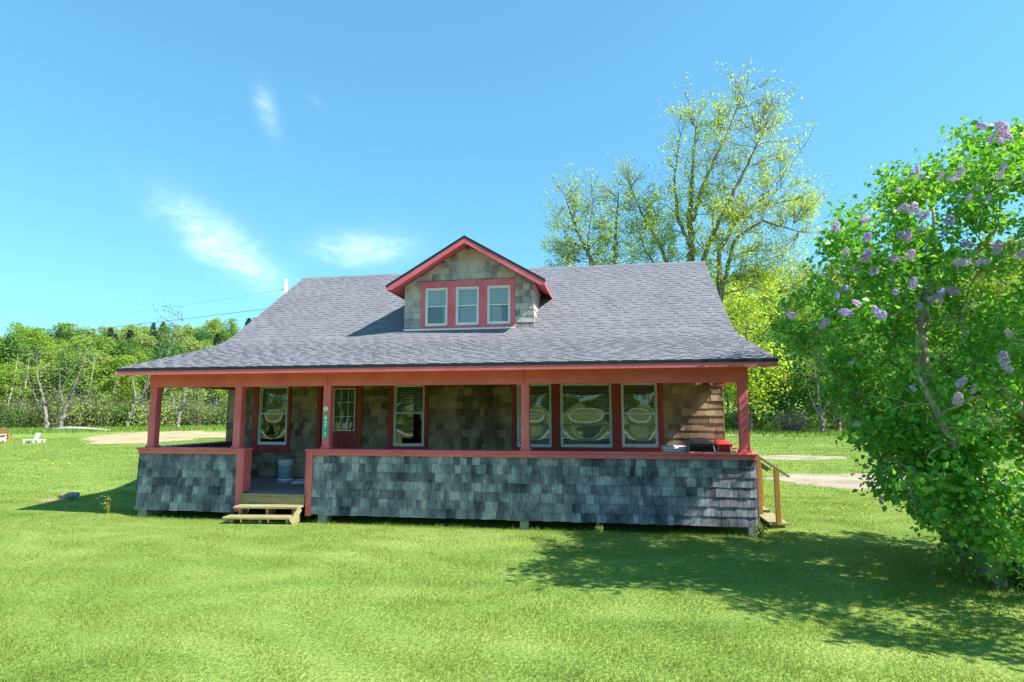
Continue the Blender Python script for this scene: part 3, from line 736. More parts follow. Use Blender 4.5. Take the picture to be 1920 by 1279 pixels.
# dormer roof slopes (boards + shingles), front verge at DY-OV
yf = DY - OV
mb = MB()
for sg in (-1, 1):
    xe = AX + sg * 1.90; ze = dz(xe); yb_ = 6.2
    # roof deck clipped well inside main roof
    vs = [(AX, yf, AZ_), (xe, yf, ze), (xe, 4.75, ze), (AX, 6.4, AZ_), (AX, yf, AZ_ - .06), (xe, yf, ze - .05), (xe, 4.75, ze - .05), (AX, 6.4, AZ_ - .06)]
    mb.add(vs, [(0, 1, 2, 3), (4, 7, 6, 5), (0, 4, 5, 1), (1, 5, 6, 2)])
    Ls = math.hypot(1.90, 1.90 * SL); nst = int(Ls / .142)
    for k in range(nst + 1):
        s0_ = Ls - k * .142; s1_ = max(0, s0_ - .17)
        xa, za = AX + sg * s0_ / Ls * 1.90, AZ_ - SL * s0_ / Ls * 1.90; xb, zb = AX + sg * s1_ / Ls * 1.90, AZ_ - SL * s1_ / Ls * 1.90
        yy = yf - .01
        while yy < 6.2:
            e = yy + r_.uniform(.12, .4); h = .014 if r_.random() < .5 else .008
            nx, nz_ = sg * SL / math.hypot(1, SL), 1 / math.hypot(1, SL)
            vs = [(xa, yy, za), (xa, e, za), (xa + nx * h, yy, za + nz_ * h), (xa + nx * h, e, za + nz_ * h), (xb + nx * .002, yy, zb + nz_ * .002), (xb + nx * .002, e, zb + nz_ * .002)]
            mb.add(vs, [(2, 3, 5, 4), (0, 1, 3, 2), (0, 2, 4), (1, 5, 3)]); yy = e
mb.build('dormer_roof', M['roof'], house)
t = MB()   # dark metal edge along the rakes
for sg in (-1, 1):
    xe = AX + sg * 1.91; ze = AZ_ - SL * 1.91
    t.prism([(AX, AZ_ + .028), (xe, ze + .028), (xe, ze - .035), (AX, AZ_ - .035)], yf - .03, yf - .004, axis='y')
t.build('dormer_drip_edge', M['drip'], house)
t = MB()
for sg in (-1, 1):
    xe = AX + sg * 1.90; ze = AZ_ - SL * 1.90
    t.prism([(AX, AZ_ - .036), (xe, ze - .036), (xe, ze - .10), (xe - sg * .13, ze - .10), (AX, AZ_ - .15)], yf - .024, yf + .006, axis='y')
    t.box(min(xe, xe - sg * .02), max(xe, xe - sg * .02), yf + .007, 4.75, ze - .10, ze - .04)
t.build('dormer_fascia', M['red'], house)
t = MB()
for sg in (-1, 1):   # soffit boards
    xe = AX + sg * 1.878; ze = dz(xe)
    vs = [(AX, yf + .008, AZ_ - .075), (xe, yf + .008, ze - .065), (xe, 4.75, ze - .065), (AX, DY + .05, AZ_ - .075),
          (AX, yf + .008, AZ_ - .085), (xe, yf + .008, ze - .075), (xe, 4.75, ze - .075), (AX, DY + .05, AZ_ - .085)]
    t.add([vs[0], vs[1], (xe, DY + .05, ze - .065), vs[3], vs[4], vs[5], (xe, DY + .05, ze - .075), vs[7]], [(0, 1, 2, 3), (4, 7, 6, 5), (0, 4, 5, 1), (1, 5, 6, 2)])
    xi = DX0 - .0 if sg < 0 else DX1; zi = dz(xi)
    t.add([(xe, DY + .05, ze - .065), (xi, DY + .05, zi - .065), (xi, 4.6, zi - .065), (xe, 4.6, ze - .065), (xe, DY + .05, ze - .075), (xi, DY + .05, zi - .075), (xi, 4.6, zi - .075), (xe, 4.6, ze - .075)],
          [(0, 1, 2, 3), (4, 7, 6, 5), (0, 4, 5, 1), (1, 5, 6, 2)])
t.build('dormer_soffit', M['red'], house)
t = MB(); t.box(AX - .05, AX + .05, DY - .06, DY - .0, 5.86, 5.93, bev=.005); t.build('gable_lamp', M['red2'], house)

# ------------------------------------------------------------------ front steps
st = empty('porch_steps', (2.98, -.02, 0), 0)
tag(st, 'mossy yellowed wooden steps in the front porch opening', 'steps')
RS = Matrix.Rotation(R(6.5), 4, 'Z')
t = MB(); t.box(-.67, .61, -.035, .012, .255, .405, bev=.004); o = t.build('riser_board', M['pine'], st)
t = MB(); t.box(-.68, .62, -.06, .02, .408, .446, bev=.004); t.build('threshold', M['pine'], st)
t = MB(); t.box(-.62, .60, -.33, -.06, .222, .262, M=RS, bev=.005); t.build('tread', M['pine'], st)
t = MB(); t.box(-.67, .56, -.60, -.33, .078, .118, M=RS, bev=.005); t.build('tread', M['pine'], st)
for x in (-.53, -.02, .47):
    t = MB(); t.prism([(-.56, -.05), (-.56, .076), (-.30, .076), (-.30, .22), (-.02, .22), (-.02, -.05)], x, x + .045)
    o = t.build('stringer', M['pine'], st); o.rotation_euler = (0, 0, R(6.5))
t = MB(); t.bar((.575, -.58, .02), (.63, -.33, .23), .03, .10); o = t.build('side_board', M['pine'], st); o.rotation_euler = (0, 0, R(6.5))

# side steps with handrail, right end of the porch
ss = empty('side_steps', (11.6, .9, 0)); tag(ss, 'orange pine side stairs with sloping handrail at the right end of the porch', 'stairs')
def rail(y):
    t = MB(); t.bar((.06, y, 1.245), (.62, y, .855), .09, .035); t.build('handrail', M['pine'], ss)
    t = MB(); t.bar((.06, y + .01, 1.13), (.30, y + .01, .96), .035, .07); t.build('lower_rail', M['pine'], ss)
    t = MB(); t.box(.10, .17, y - .045, y + .03, .22, 1.17, bev=.005); t.build('newel_post', M['pine_new'], ss)
    t = MB(); t.box(.38, .46, y - .045, y + .03, .05, .985, bev=.005); t.build('newel_post', M['pine_new'], ss)
rail(-.42); rail(.72)
t = MB(); t.box(.0, .30, -.40, .70, .24, .28, bev=.005); t.build('tread', M['pine'], ss)
t = MB(); t.box(.26, .58, -.45, .75, .045, .085, bev=.005); t.build('tread', M['pine'], ss)
for q in ((.01, .10, -.44, -.36, -.05, .22), (.01, .10, .62, .70, -.05, .22), (.30, .52, -.40, -.34, -.05, .045), (.30, .52, .62, .68, -.05, .045)):
    t = MB(); t.box(*q); t.build('stair_block', M['pine'], ss)

# ------------------------------------------------------------------ sign, ornament
sg_ = MB(); cx, cz0, cz1, rr_ = 3.925, 1.465, 1.935, .052
pr = [(cx + rr_ * math.cos(a), cz1 - rr_ + rr_ * math.sin(a)) for a in np.linspace(0, math.pi, 11)] + [(cx + rr_ * math.cos(a), cz0 + rr_ + rr_ * math.sin(a)) for a in np.linspace(math.pi, 2 * math.pi, 11)]
sg_.prism(pr, .020, .029, axis='y')
sign = empty('house_number_sign', (0, 0, 0)); tag(sign, 'teal rounded vertical house number plate reading 4261 on a red post', 'sign')
sg_.build('plate', M['teal'], sign)
for i, ch in enumerate('4261'):
    cu = bpy.data.curves.new('t', 'FONT'); cu.body = ch; cu.size = .115; cu.align_x = 'CENTER'; cu.align_y = 'CENTER'; cu.extrude = .0015; cu.offset = .0045
    to = bpy.data.objects.new('t', cu); COL.objects.link(to)
    bpy.context.view_layer.update()
    me = bpy.data.meshes.new_from_object(to.evaluated_get(bpy.context.evaluated_depsgraph_get()))
    bpy.data.objects.remove(to)
    me.materials.clear(); me.materials.append(M['sign_white'])
    o = link_mesh('numeral', me, sign); o.rotation_euler = (R(90), 0, 0); o.location = (cx, .018, 1.86 - i * .102)
orn = empty('flower_ornament', (3.918, .03, 2.03)); tag(orn, 'small white flower ornament fixed above the house number', 'ornament')
t = MB()
for k in range(5):
    a = k * 2 * math.pi / 5 + .3; pts = [(0, 0, 0)] + [(.03 * math.cos(a) + .022 * math.cos(b), -.006, .03 * math.sin(a) + .022 * math.sin(b)) for b in np.linspace(0, 2 * math.pi, 9)[:-1]]
    t.add([(0.03 * math.cos(a), -.012, .03 * math.sin(a))] + pts[1:], [(0, i, i % 8 + 1) for i in range(1, 9)], True)
t.build('petals', M['sign_white'], orn)
t = MB(); t.box(-.016, .018, -.011, -.002, -.062, -.030, bev=.003); t.build('drop', M['yellow'], orn)

# ------------------------------------------------------------------ things on the porch
can = empty('metal_can', (2.155, 1.74, ZD + .002)); tag(can, 'tall galvanised can with pale top and bottom bands on the porch deck', 'can')
t = MB(); t.lathe([(.160, .075), (.163, .08), (.163, .37), (.160, .375)], 32); t.build('body', M['zinc'], can)
t = MB(); t.lathe([(.155, .0), (.165, .004), (.166, .074), (.163, .076)], 32); t.build('band', M['zinc_band'], can)
t = MB(); t.lathe([(.163, .374), (.166, .376), (.166, .455), (.171, .458), (.171, .468), (.150, .468), (.148, .44)], 32); t.build('band', M['zinc_band'], can)
# embossed dots of the lower band
t = MB(); 
for k in range(14):
    a = math.pi + .25 + k * .2; t.box(-.012, .012, -.003, .003, -.012, .012, M=Matrix.Translation((.166 * math.cos(a), .166 * math.sin(a), .042)) @ Matrix.Rotation(a + math.pi / 2, 4, 'Z'))
t.build('lettering', M['zinc'], can)
rods = [((2.40, 1.62, .012), (2.95, 2.25, .012), .011), ((2.44, 1.50, .012), (3.1, 1.95, .014), .012), ((2.50, 1.38, .012), (3.2, 1.62, .012), .011), ((2.38, 1.75, .034), (2.72, 2.30, .05), .016)]
rlab = ['white rod lying second from the can on the porch deck', 'white rod lying third from the can on the porch deck', 'white rod lying nearest the front steps on the porch deck', 'thick white rod leaning nearest the metal can on the porch deck']
for (a, b, r0), lb in zip(rods, rlab):
    t = MB(); c = Vector(a); t.tube([(0, 0, 0), tuple(Vector(b) - c)], r0, 10); o = t.build('white_rod', M['rod'], None); o.location = (a[0], a[1], a[2] + ZD + r0 * .2); tag(o, lb, 'rod', 'white rods on the porch')

def bin_(name, x, y, w_, d_, h, mat, label, lidmat):
    b = empty(name, (x, y, ZD + .003)); tag(b, label, 'bin')
    t = MB(); q = .80
    vs = [(sx * w_ / 2 * k, sy * d_ / 2 * k, z) for z, k in ((.02, q), (h - .09, .98)) for sx, sy in ((-1, -1), (1, -1), (1, 1), (-1, 1))]
    t.add(vs, [(0, 1, 5, 4), (1, 2, 6, 5), (2, 3, 7, 6), (3, 0, 4, 7), (3, 2, 1, 0), (4, 5, 6, 7)])
    t.box(-w_ / 2 - .01, w_ / 2 + .01, -d_ / 2 - .01, d_ / 2 + .01, h - .12, h - .085, bev=.006)
    t.build('body', mat, b)
    t = MB(); n = 8; vs = []
    for i in range(n + 1):
        for j in range(n + 1):
            u, v = -1 + 2 * i / n, -1 + 2 * j / n
            vs.append((u * (w_ / 2 + .025), v * (d_ / 2 + .025), h - .075 + .07 * (1 - u ** 4) * (1 - v ** 4)))
    t.add(vs, [(i * (n + 1) + j, (i + 1) * (n + 1) + j, (i + 1) * (n + 1) + j + 1, i * (n + 1) + j + 1) for i in range(n) for j in range(n)], True)
    t.box(-w_ / 2 - .027, w_ / 2 + .027, -d_ / 2 - .027, d_ / 2 + .027, h - .084, h - .074)
    t.build('lid', lidmat, b)
    for sx in (-1, 1):
        t = MB(); t.bar((sx * (w_ / 2 - .04), -d_ / 2 - .012, h - .09), (sx * (w_ / 2 - .005), -d_ / 2 - .004, h - .25), .02, .02); t.build('handle', M['block'], b)
    for sx in (-1, 1):
        t = MB(); t.tube([(sx * w_ * .42, d_ * .38, .07), (sx * (w_ * .42 + .05), d_ * .38, .07)], .07, 14); t.build('wheel', M['black'], b)
    return b
bin_('storage_bin', 10.86, 1.15, .50, .46, 1.01, M['black'], 'black lidded bin behind the porch rail beside the red one', M['black'])
bin_('storage_bin', 11.27, 1.15, .27, .40, 1.0, M['redbin'], 'red lidded bin near the right end of the porch', M['redbin'])
wb = empty('storage_tote', (10.42, 1.5, ZD + .003)); tag(wb, 'white lidded tote left of the black bin, just showing above the porch rail', 'tote')
t = MB(); t.box(-.20, .20, -.22, .22, 0, .80, bev=.02); t.build('body', M['whiteplastic'], wb)
t = MB(); t.box(-.22, .22, -.24, .24, .802, .85, bev=.012); t.build('lid', M['whiteplastic'], wb)

# ------------------------------------------------------------------ pole and wires
pl = empty('utility_pole', (-13.76, 28, 0)); tag(pl, 'sunbleached utility pole rising behind the left roof slope', 'utility pole')
t = MB(); t.tube([(.05, 0, -.5), (.03, 0, 6), (.0, 0, 11.45)], [.18, .16, .125], 14); t.build('pole', M['pole'], pl)
for q in ([(-.12, 0, 10.75), (-.30, 0, 10.72)], [(-.12, 0, 9.5), (-.26, 0, 9.45)]):
    t = MB(); t.tube(q, .03, 8); t.build('insulator', M['block'], pl)
def wire(a, b, sag, lab, r0=.014):
    pts = []
    for k in range(25):
        q = k / 24; p = Vector(a).lerp(Vector(b), q); p.z -= sag * 4 * q * (1 - q); pts.append(tuple(p - Vector(a)))
    t = MB(); t.tube(pts, r0, 5); o = t.build('power_line', M['wire']); o.location = a
    tag(o, lab, 'cable', 'cables running to the utility pole')
wire((-14.06, 28, 10.72), (-85, 62, 15.5), .9, 'topmost thin cable crossing the sky to the pole top', .006)
wire((-14.02, 28, 9.45), (-62, 30, 6.7), .25, 'dark cable that meets the left roof slope lowest in the sky', .016)
wire((-13.9, 28, 8.15), (-62, 30, 5.9), .3, 'upper of the two cables seen against the left woods', .013)
wire((-13.9, 28, 7.6), (-62, 30, 4.1), .3, 'lower of the two cables seen against the left woods', .011)
# ------------------------------------------------------------------ vegetation helpers
def unit(v): return v / (np.linalg.norm(v, axis=-1, keepdims=True) + 1e-9)

def leaf_cards(P, size, rg, out=None, outw=.5, aspect=.62, fold=.25, up=.15):
    """one folded leaf per point: 4 verts, 2 triangles hinged on the midrib"""
    n = len(P); d = unit(rg.normal(size=(n, 3)) * (1, 1, .6) + (0, 0, -up))
    nn = rg.normal(size=(n, 3)) + (0, 0, .9)
    if out is not None: nn = nn * (1 - outw) + out * outw * 2
    s = unit(np.cross(d, unit(nn))); nn = np.cross(s, d)
    sz = (size * rg.uniform(.65, 1.25, n))[:, None]
    w_ = sz * aspect * .5
    a = P; t_ = P + d * sz; mid = P + d * sz * .42
    l = mid + s * w_ + nn * w_ * fold; r = mid - s * w_ + nn * w_ * fold
    V = np.stack([a, l, t_, r], 1).reshape(-1, 3)
    b = np.arange(n)[:, None] * 4
    F = np.concatenate([b + [0, 2, 1], b + [0, 3, 2]], 1).reshape(-1, 3)
    return V, F

def grow(stems, tips, rg, r_tip=.004, kz=.5, wig=.08, seg=5, ratio=.62, rmax=.05, droop=0.0):
    """stems: [(pts, radii)].  Every tip is joined to the nearest suitable node of what has grown so far."""
    lines = []; NP = []; NR = []
    def dens(pts, rad, step=.15):
        pts = np.array(pts, float); rad = np.array(rad, float)
        seg_ = np.linalg.norm(np.diff(pts, axis=0), axis=1); s = np.concatenate([[0], np.cumsum(seg_)])
        k = max(len(pts), int(s[-1] / step) + 1); q = np.linspace(0, s[-1], k)
        return np.stack([np.interp(q, s, pts[:, i]) for i in range(3)], 1), np.interp(q, s, rad)
    scale = np.ptp(np.array([t for t in tips]), axis=0).max()
    for pts, rad in stems:
        p, r_ = dens(pts, rad, scale * .025)
        j = rg.normal(size=p.shape) * (r_[:, None] * .25); j[0] = 0; p = p + j
        lines.append((p, r_)); NP.append(p[1:]); NR.append(r_[1:])
    NP = np.concatenate(NP); NR = np.concatenate(NR)
    tips = np.array(tips, float)
    d0 = np.array([np.min(np.linalg.norm(NP - t, axis=1)) for t in tips]); order = np.argsort(d0)
    ends = []
    for i in order:
        t = tips[i]; dv = t - NP; d = np.linalg.norm(dv, axis=1)
        pen = d + kz * np.maximum(0, -dv[:, 2]) + kz * .5 * np.maximum(0, .35 * d - dv[:, 2])
        pen = pen + np.where(NR < r_tip * 1.6, d.max() * .2, 0)
        k = int(np.argmin(pen)); a = NP[k]; L_ = d[k]
        if L_ < 1e-3: continue
        n = max(3, min(9, int(L_ / (scale * .02)) + 2)); q = np.linspace(0, 1, n)[:, None]
        mid = a * .5 + t * .5 + np.array([0, 0, (.12 - droop) * L_]) + rg.normal(size=3) * wig * L_
        p = (1 - q) ** 2 * a + 2 * q * (1 - q) * mid + q ** 2 * t
        p[1:-1] += rg.normal(size=(n - 2, 3)) * wig * .22 * L_ / n ** .5
        ra = min(NR[k] * ratio, rmax, r_tip + L_ * .02 + .001); r_ = ra + (r_tip - ra) * q[:, 0] ** .8
        lines.append((p, r_)); NP = np.concatenate([NP, p[1:]]); NR = np.concatenate([NR, r_[1:]])
        ends.append(p)
    return lines, ends

def tubes(lines, mat, name, parent, n_big=8, n_small=4, thr=.03):
    mb = MB()
    for p, r_ in lines: mb.tube(p.tolist(), r_.tolist(), n_big if r_[0] > thr else n_small, cap=bool(r_[0] > thr))
    me = bpy.data.meshes.new(name); me.from_pydata(mb.v, [], mb.f); me.polygons.foreach_set('use_smooth', mb.sm); me.materials.append(mat); me.update()
    return link_mesh(name, me, parent)

def blob_points(blobs, n, rg, shell=.0, ydepth=1.0, ex=2.2):
    b = np.array(blobs, float); wgt = b[:, 3] ** ex; wgt /= wgt.sum(); k = rg.choice(len(b), n, p=wgt)
    u = unit(rg.normal(size=(n, 3))); rad = rg.uniform(shell, 1, n)[:, None] ** (1 / 3.)
    return b[k, :3] + u * rad * b[k, 3:4] * (1, ydepth, 1), u

# ------------------------------------------------------------------ lilac
rg = np.random.default_rng(101)
LIL = [[13.88, 5.0, .57], [14.36, 4.9, .64], [13.3, 4.62, .61], [12.65, 4.23, .56], [12.3, 3.82, .5], [11.75, 3.35, .36], [11.4, 3.40, .19], [12.06, 3.0, .45], [12.57, 3.12, .67], [13.33, 3.44, .83],
       [14.04, 3.41, .8], [12.38, 2.11, .52], [12.15, 2.45, .34], [12.84, 1.78, .62], [13.46, 2.1, .69], [14.01, 1.78, .67], [12.95, 1.18, .52], [13.20, .78, .42], [13.85, .72, .5], [12.62, 1.32, .30], [13.0, 1.55, .5], [13.45, 1.25, .5], [13.6, .42, .35], [15.04, 3.05, 1.0], [15.21, 4.55, .7], [14.9, 1.5, .75],
       [16.0, 3.8, .9], [15.9, 2.3, .9], [15.6, 4.6, .7], [14.75, 4.95, .55], [13.85, 5.2, .42]]
blobs = []
for x, z, r_ in LIL:
    for k in range(2 if r_ > .4 else 1):
        y = -2.4 + (rg.uniform(.1, 1.75) if k else -rg.uniform(.0, 1.2)) * (1 if r_ > .4 else .3)
        s_ = (y + 10.45) / 8.05
        blobs.append([CX + (x - CX) * s_, y, max(.3, 1.98 + (z - 1.98) * s_), r_ * s_])
tips, _ = blob_points(blobs + [[14.3, -4.5, 2.6, .8], [14.6, -4.5, 3.7, .8], [14.2, -4.8, 1.6, .6], [15.2, -3.6, 4.8, .8], [14.9, -3.9, 5.3, .6]], 790, rg, shell=.40, ex=1.8)
tips = tips[tips[:, 2] > .35]
stems = [([(13.74, -2.4, -.05), (13.67, -2.4, .53), (13.44, -2.4, 1.14), (13.34, -2.42, 1.59), (13.13, -2.45, 2.04), (13.05, -2.45, 2.5), (13.14, -2.4, 3.1), (13.22, -2.35, 3.51), (13.39, -2.3, 4.1), (13.4, -2.3, 4.6)], [.15, .12, .10, .09, .085, .075, .062, .05, .035, .012]),
         ([(13.21, -2.38, 3.45), (13.6, -2.5, 3.77), (13.93, -2.55, 4.16), (14.08, -2.5, 4.6)], [.05, .042, .032, .012]),
         ([(13.12, -2.42, 2.95), (12.8, -2.6, 3.35), (12.5, -2.7, 3.75), (12.35, -2.7, 4.0)], [.04, .032, .022, .01]),
         ([(13.9, -2.6, -.05), (14.2, -2.7, .88), (14.05, -2.75, 1.79), (13.7, -2.8, 2.2), (13.4, -2.8, 2.5), (13.3, -2.9, 3.1)], [.14, .10, .08, .062, .05, .025]),
         ([(13.65, -2.3, -.05), (13.5, -2.3, .45), (13.03, -2.4, 1.14), (12.77, -2.4, 1.58), (12.49, -2.4, 1.98), (12.2, -2.4, 2.2)], [.10, .07, .045, .035, .025, .015]),
         ([(13.75, -2.0, -.05), (13.4, -1.8, .55), (13.0, -1.6, 1.0), (12.8, -1.5, 1.5), (12.5, -1.5, 2.2), (12.1, -1.6, 2.9)], [.09, .06, .045, .035, .025, .015]),
         ([(14.0, -2.2, -.05), (14.6, -1.9, 1.0), (15.0, -1.8, 2.2), (15.3, -1.8, 3.6)], [.14, .11, .08, .04]),
         ([(13.9, -2.9, -.05), (14.3, -3.3, .9), (14.6, -3.5, 1.9), (14.5, -3.4, 3.2), (14.7, -3.2, 4.3)], [.10, .08, .06, .045, .02]),
         ([(13.6, -2.6, -.05), (13.3, -3.0, .6), (13.0, -3.3, 1.2), (12.7, -3.4, 2.0), (12.4, -3.2, 2.9)], [.08, .065, .05, .035, .02]),
         ([(12.49, -2.4, 1.98), (12.0, -2.3, 2.55), (11.65, -2.35, 2.9), (11.5, -2.4, 3.3)], [.03, .025, .02, .01])]
lilac = empty('lilac_bush', (13.8, -2.4, 0)); tag(lilac, 'large old lilac shrub with pale twisted trunks and purple blossom in the right foreground', 'shrub')
lines, ends = grow(stems, tips, rg, r_tip=.0035, kz=.35, wig=.10, rmax=.035)
off = np.array([13.8, -2.4, 0])
# bare dead twigs inside
dead, _ = blob_points([b for b in blobs if 1.2 < b[2] < 3.6], 330, rg)
l2, e2 = grow(stems, dead, rg, r_tip=.005, kz=.2, wig=.16, rmax=.02)
tubes([(p - off, r_) for p, r_ in lines + l2[len(stems):]], M['bark_lilac'], 'trunk', lilac, 10, 4, .03)
# leaves: clustered along the last part of every twig
P = []; O = []
for p in ends:
    L_ = np.linalg.norm(p[-1] - p[0]); n = 8 if rg.random() < .22 else int(60 + rg.integers(0, 50))
    q = 1 - rg.uniform(0, 1, n) ** 1.4 * min(1, .55 / max(L_, .2))
    idx = q * (len(p) - 1); i = np.minimum(idx.astype(int), len(p) - 2); fr = (idx - i)[:, None]
    c = p[i] * (1 - fr) + p[i + 1] * fr
    P.append(c + rg.normal(size=(n, 3)) * (.10, .10, .09)); O.append(np.repeat(unit(p[-1:] - p[:1]), n, 0))
P = np.concatenate(P); O = np.concatenate(O)
keep = P[:, 2] > .12
# the old trunks stand bare on the lawn side
for st_i, rad_, pr_ in ((0, .075, .8), (3, .07, .6)):
    pl_ = np.array(stems[st_i][0]); dist = np.full(len(P), 9.0)
    f_ = (-2.4 + 10.45) / (P[:, 1] + 10.45); px_ = CX + (P[:, 0] - CX) * f_; pz_ = 1.98 + (P[:, 2] - 1.98) * f_
    for a_, b_ in zip(pl_[:-1], pl_[1:]):
        a2 = a_[[0, 2]]; d2 = b_[[0, 2]] - a2; q_ = np.clip(((px_ - a2[0]) * d2[0] + (pz_ - a2[1]) * d2[1]) / (d2 @ d2), 0, 1)
        dist = np.minimum(dist, np.hypot(px_ - a2[0] - q_ * d2[0], pz_ - a2[1] - q_ * d2[1]))
    keep &= ~((dist < rad_) & (P[:, 1] < -2.25) & (rg.random(len(P)) < pr_) & (pz_ > 1.5) & (pz_ < 3.6))
P = P[keep]; O = O[keep]
# low suckers round the base
a = rg.uniform(0, 6.28, 1500); rad = rg.uniform(.1, .75, 1500)
sk = np.stack([13.8 + np.cos(a) * rad, -2.4 + np.sin(a) * rad, rg.uniform(.05, .75, 1500)], 1); P = np.concatenate([P, sk]); O = np.concatenate([O, np.repeat([[0, 0, 1.]], 1500, 0)])
V, F = leaf_cards(P - off, .078, rg, out=O, outw=.3, aspect=.80, fold=.3, up=.5)
mesh_np('foliage', V, F, M['lf_lilac'], lilac)
# flower clusters: cones of small four-petalled florets
def panicle(seed):
    r_ = np.random.default_rng(seed); n = 190; h = r_.uniform(0, 1, n); rad = (.075 * (1 - h) ** .6 * (.55 + h) + .008) * r_.uniform(.5, 1, n); a = r_.uniform(0, 6.28, n)
    P = np.stack([rad * np.cos(a), rad * np.sin(a), h * .15], 1); out = unit(np.stack([np.cos(a), np.sin(a), .25 + 0 * a], 1))
    s = unit(np.cross(out, [0, 0, 1.])); u = np.cross(s, out); z = r_.uniform(.008, .013, n)[:, None]
    V = np.stack([P + s * z, P + u * z + out * z * .3, P - s * z, P - u * z + out * z * .3], 1).reshape(-1, 3)
    return V, np.arange(n * 4).reshape(n, 4)
pmesh = []
for k in range(4):
    V, F = panicle(500 + k); o = mesh_np('flower_cluster', V, F, M['petal'] if k % 2 else M['petal_pink'], lilac); pmesh.append(o)
cand = np.array([p[-1] for p in ends]); dirs = np.array([p[-1] - p[-2] for p in ends])
cen = np.array([13.6, -2.4, 2.6]); sc_ = np.linalg.norm((cand - cen) * (1, .6, .8), axis=1) - .75 * (cand[:, 1] + 2.4) + rg.uniform(0, 1.1, len(cand)) + .22 * (cand[:, 2] - 2)
pick = np.argsort(-sc_)[:135]; pick = rg.permutation(pick)[:98]
# blossom that sits on the lawn-facing skin of the bush
f_ = 8.05 / (P[:, 1] + 10.45); sx_ = CX + (P[:, 0] - CX) * f_; sz_ = 1.98 + (P[:, 2] - 1.98) * f_
fr_ = []
for t_ in range(900):
    k_ = rg.integers(len(P))
    if sz_[k_] < 1.7 or sx_[k_] > 14.35 or rg.random() > .25 + .28 * (sz_[k_] - 1.7): continue
    nb = np.where((np.abs(sx_ - sx_[k_]) < .09) & (np.abs(sz_ - sz_[k_]) < .09))[0]; j_ = nb[np.argmin(P[nb, 1])]
    fr_.append(P[j_] + np.array([-.0, -.07, .02]))
    if len(fr_) >= 72: break
pick = pick[:26]; cand = np.concatenate([cand[pick], np.array(fr_) - unit(unit(np.array(fr_) - cen) + np.array([-.3, -.8, .2])) * .16]); dirs = np.concatenate([dirs[pick], rg.normal(size=(len(fr_), 3)) * .5 + (0, -.3, .3)]); pick = np.arange(len(cand))
extra = np.array([[12.35, -2.75, .98]])
allp = np.concatenate([cand[pick], extra]); alld = np.concatenate([dirs[pick], [[-.3, 0, -1]]])
for i, (p, d) in enumerate(zip(allp, alld)):
    o = pmesh[i] if i < 4 else pmesh[i % 4].copy()
    if i >= 4: COL.objects.link(o); o.parent = lilac
    dd = Vector(d).normalized() * .6 + Vector((0, 0, .25 if i < len(pick) else -.8)) + Vector(rg.normal(size=3) * .45)
    o.location = tuple(p - off + (unit(unit(p - cen) + np.array([-.3, -.8, .2])) * .16 if i < len(pick) else 0)); o.rotation_euler = dd.to_track_quat('Z', 'Y').to_euler(); s_ = rg.uniform(.42, .85); o.scale = (s_ * rg.uniform(.8, 1.15), s_, s_ * rg.uniform(.9, 1.4))

# ------------------------------------------------------------------ three tall spring trees behind the house
def spring_tree(name, label, base, stems, blobs, ntip, seed, leafn, leafsize, nsub=5, ydepth=1.2, dens=1.0):
    rg = np.random.default_rng(seed); t = empty(name, base); tag(t, label, 'tree')
    tips, _ = blob_points([[x, y + rg.uniform(-.5, .5), z, r_] for x, y, z, r_ in blobs], ntip, rg, ydepth=ydepth)
    lines, ends = grow(stems, tips, rg, r_tip=.010, kz=.9, wig=.07, rmax=.12)
    sub = []
    tp = []
    for p in ends:
        L_ = np.linalg.norm(p[-1] - p[0]); dr = unit(p[-1] - p[max(0, len(p) - 3)])
        tp.append(p[-1])
        for k in range(nsub):
            q = rg.uniform(.35, 1); i = int(q * (len(p) - 1)); a = p[i]
            d = unit(dr + rg.normal(size=3) * .55 + np.array([0, 0, .35])); l = rg.uniform(.5, 1.2)
            m_ = a + d * l * .5 + rg.normal(size=3) * .06; e = a + d * l + np.array([0, 0, .08])
            sub.append((np.array([a, m_, e]), np.array([.010, .007, .004]))); tp.append(e); tp.append(m_)
    off = np.array(base)
    tubes([(p - off, r_) for p, r_ in lines + sub], M['twig'], 'trunk', t, 8, 3, .05)
    tp = np.array(tp)
    wv = np.clip(.5 + 1.1 * (np.sin(tp[:, 0] * 1.1 + 1) * np.sin(tp[:, 2] * .9 + seed) + np.sin(tp[:, 1] * 1.3)) * .5, .1, 1) * np.clip(1.25 - (tp[:, 2] - tp[:, 2].min()) / np.ptp(tp[:, 2]) * .85, .3, 1)
    k = rg.choice(len(tp), leafn, p=wv / wv.sum())
    P = tp[k] + rg.normal(size=(leafn, 3)) * .13
    V, F = leaf_cards(P - off, leafsize, rg, aspect=.75, fold=.3, up=.25); mesh_np('crown', V, F, M['lf_spring'], t)
    return t
Y0 = 21.0
MAINB = [[16.8, 19.63, 1.21], [17.8, 18.02, 1.32], [15.07, 17.82, 1.36], [13.7, 18.09, 1.1], [16.37, 16.35, 2.39], [18.32, 15.31, 1.43], [13.58, 14.78, 1.91], [15.18, 13.78, 2.66], [17.81, 13.02, 2.07], [12.94, 12.45, 1.37], [14.54, 11.48, 2.13], [16.93, 11.06, 2.59], [18.82, 12.39, 1.2], [18.47, 10.7, 1.3], [14.97, 8.88, 1.32], [17.1, 9.36, 1.75], [16.2, 7.6, 1.6]]
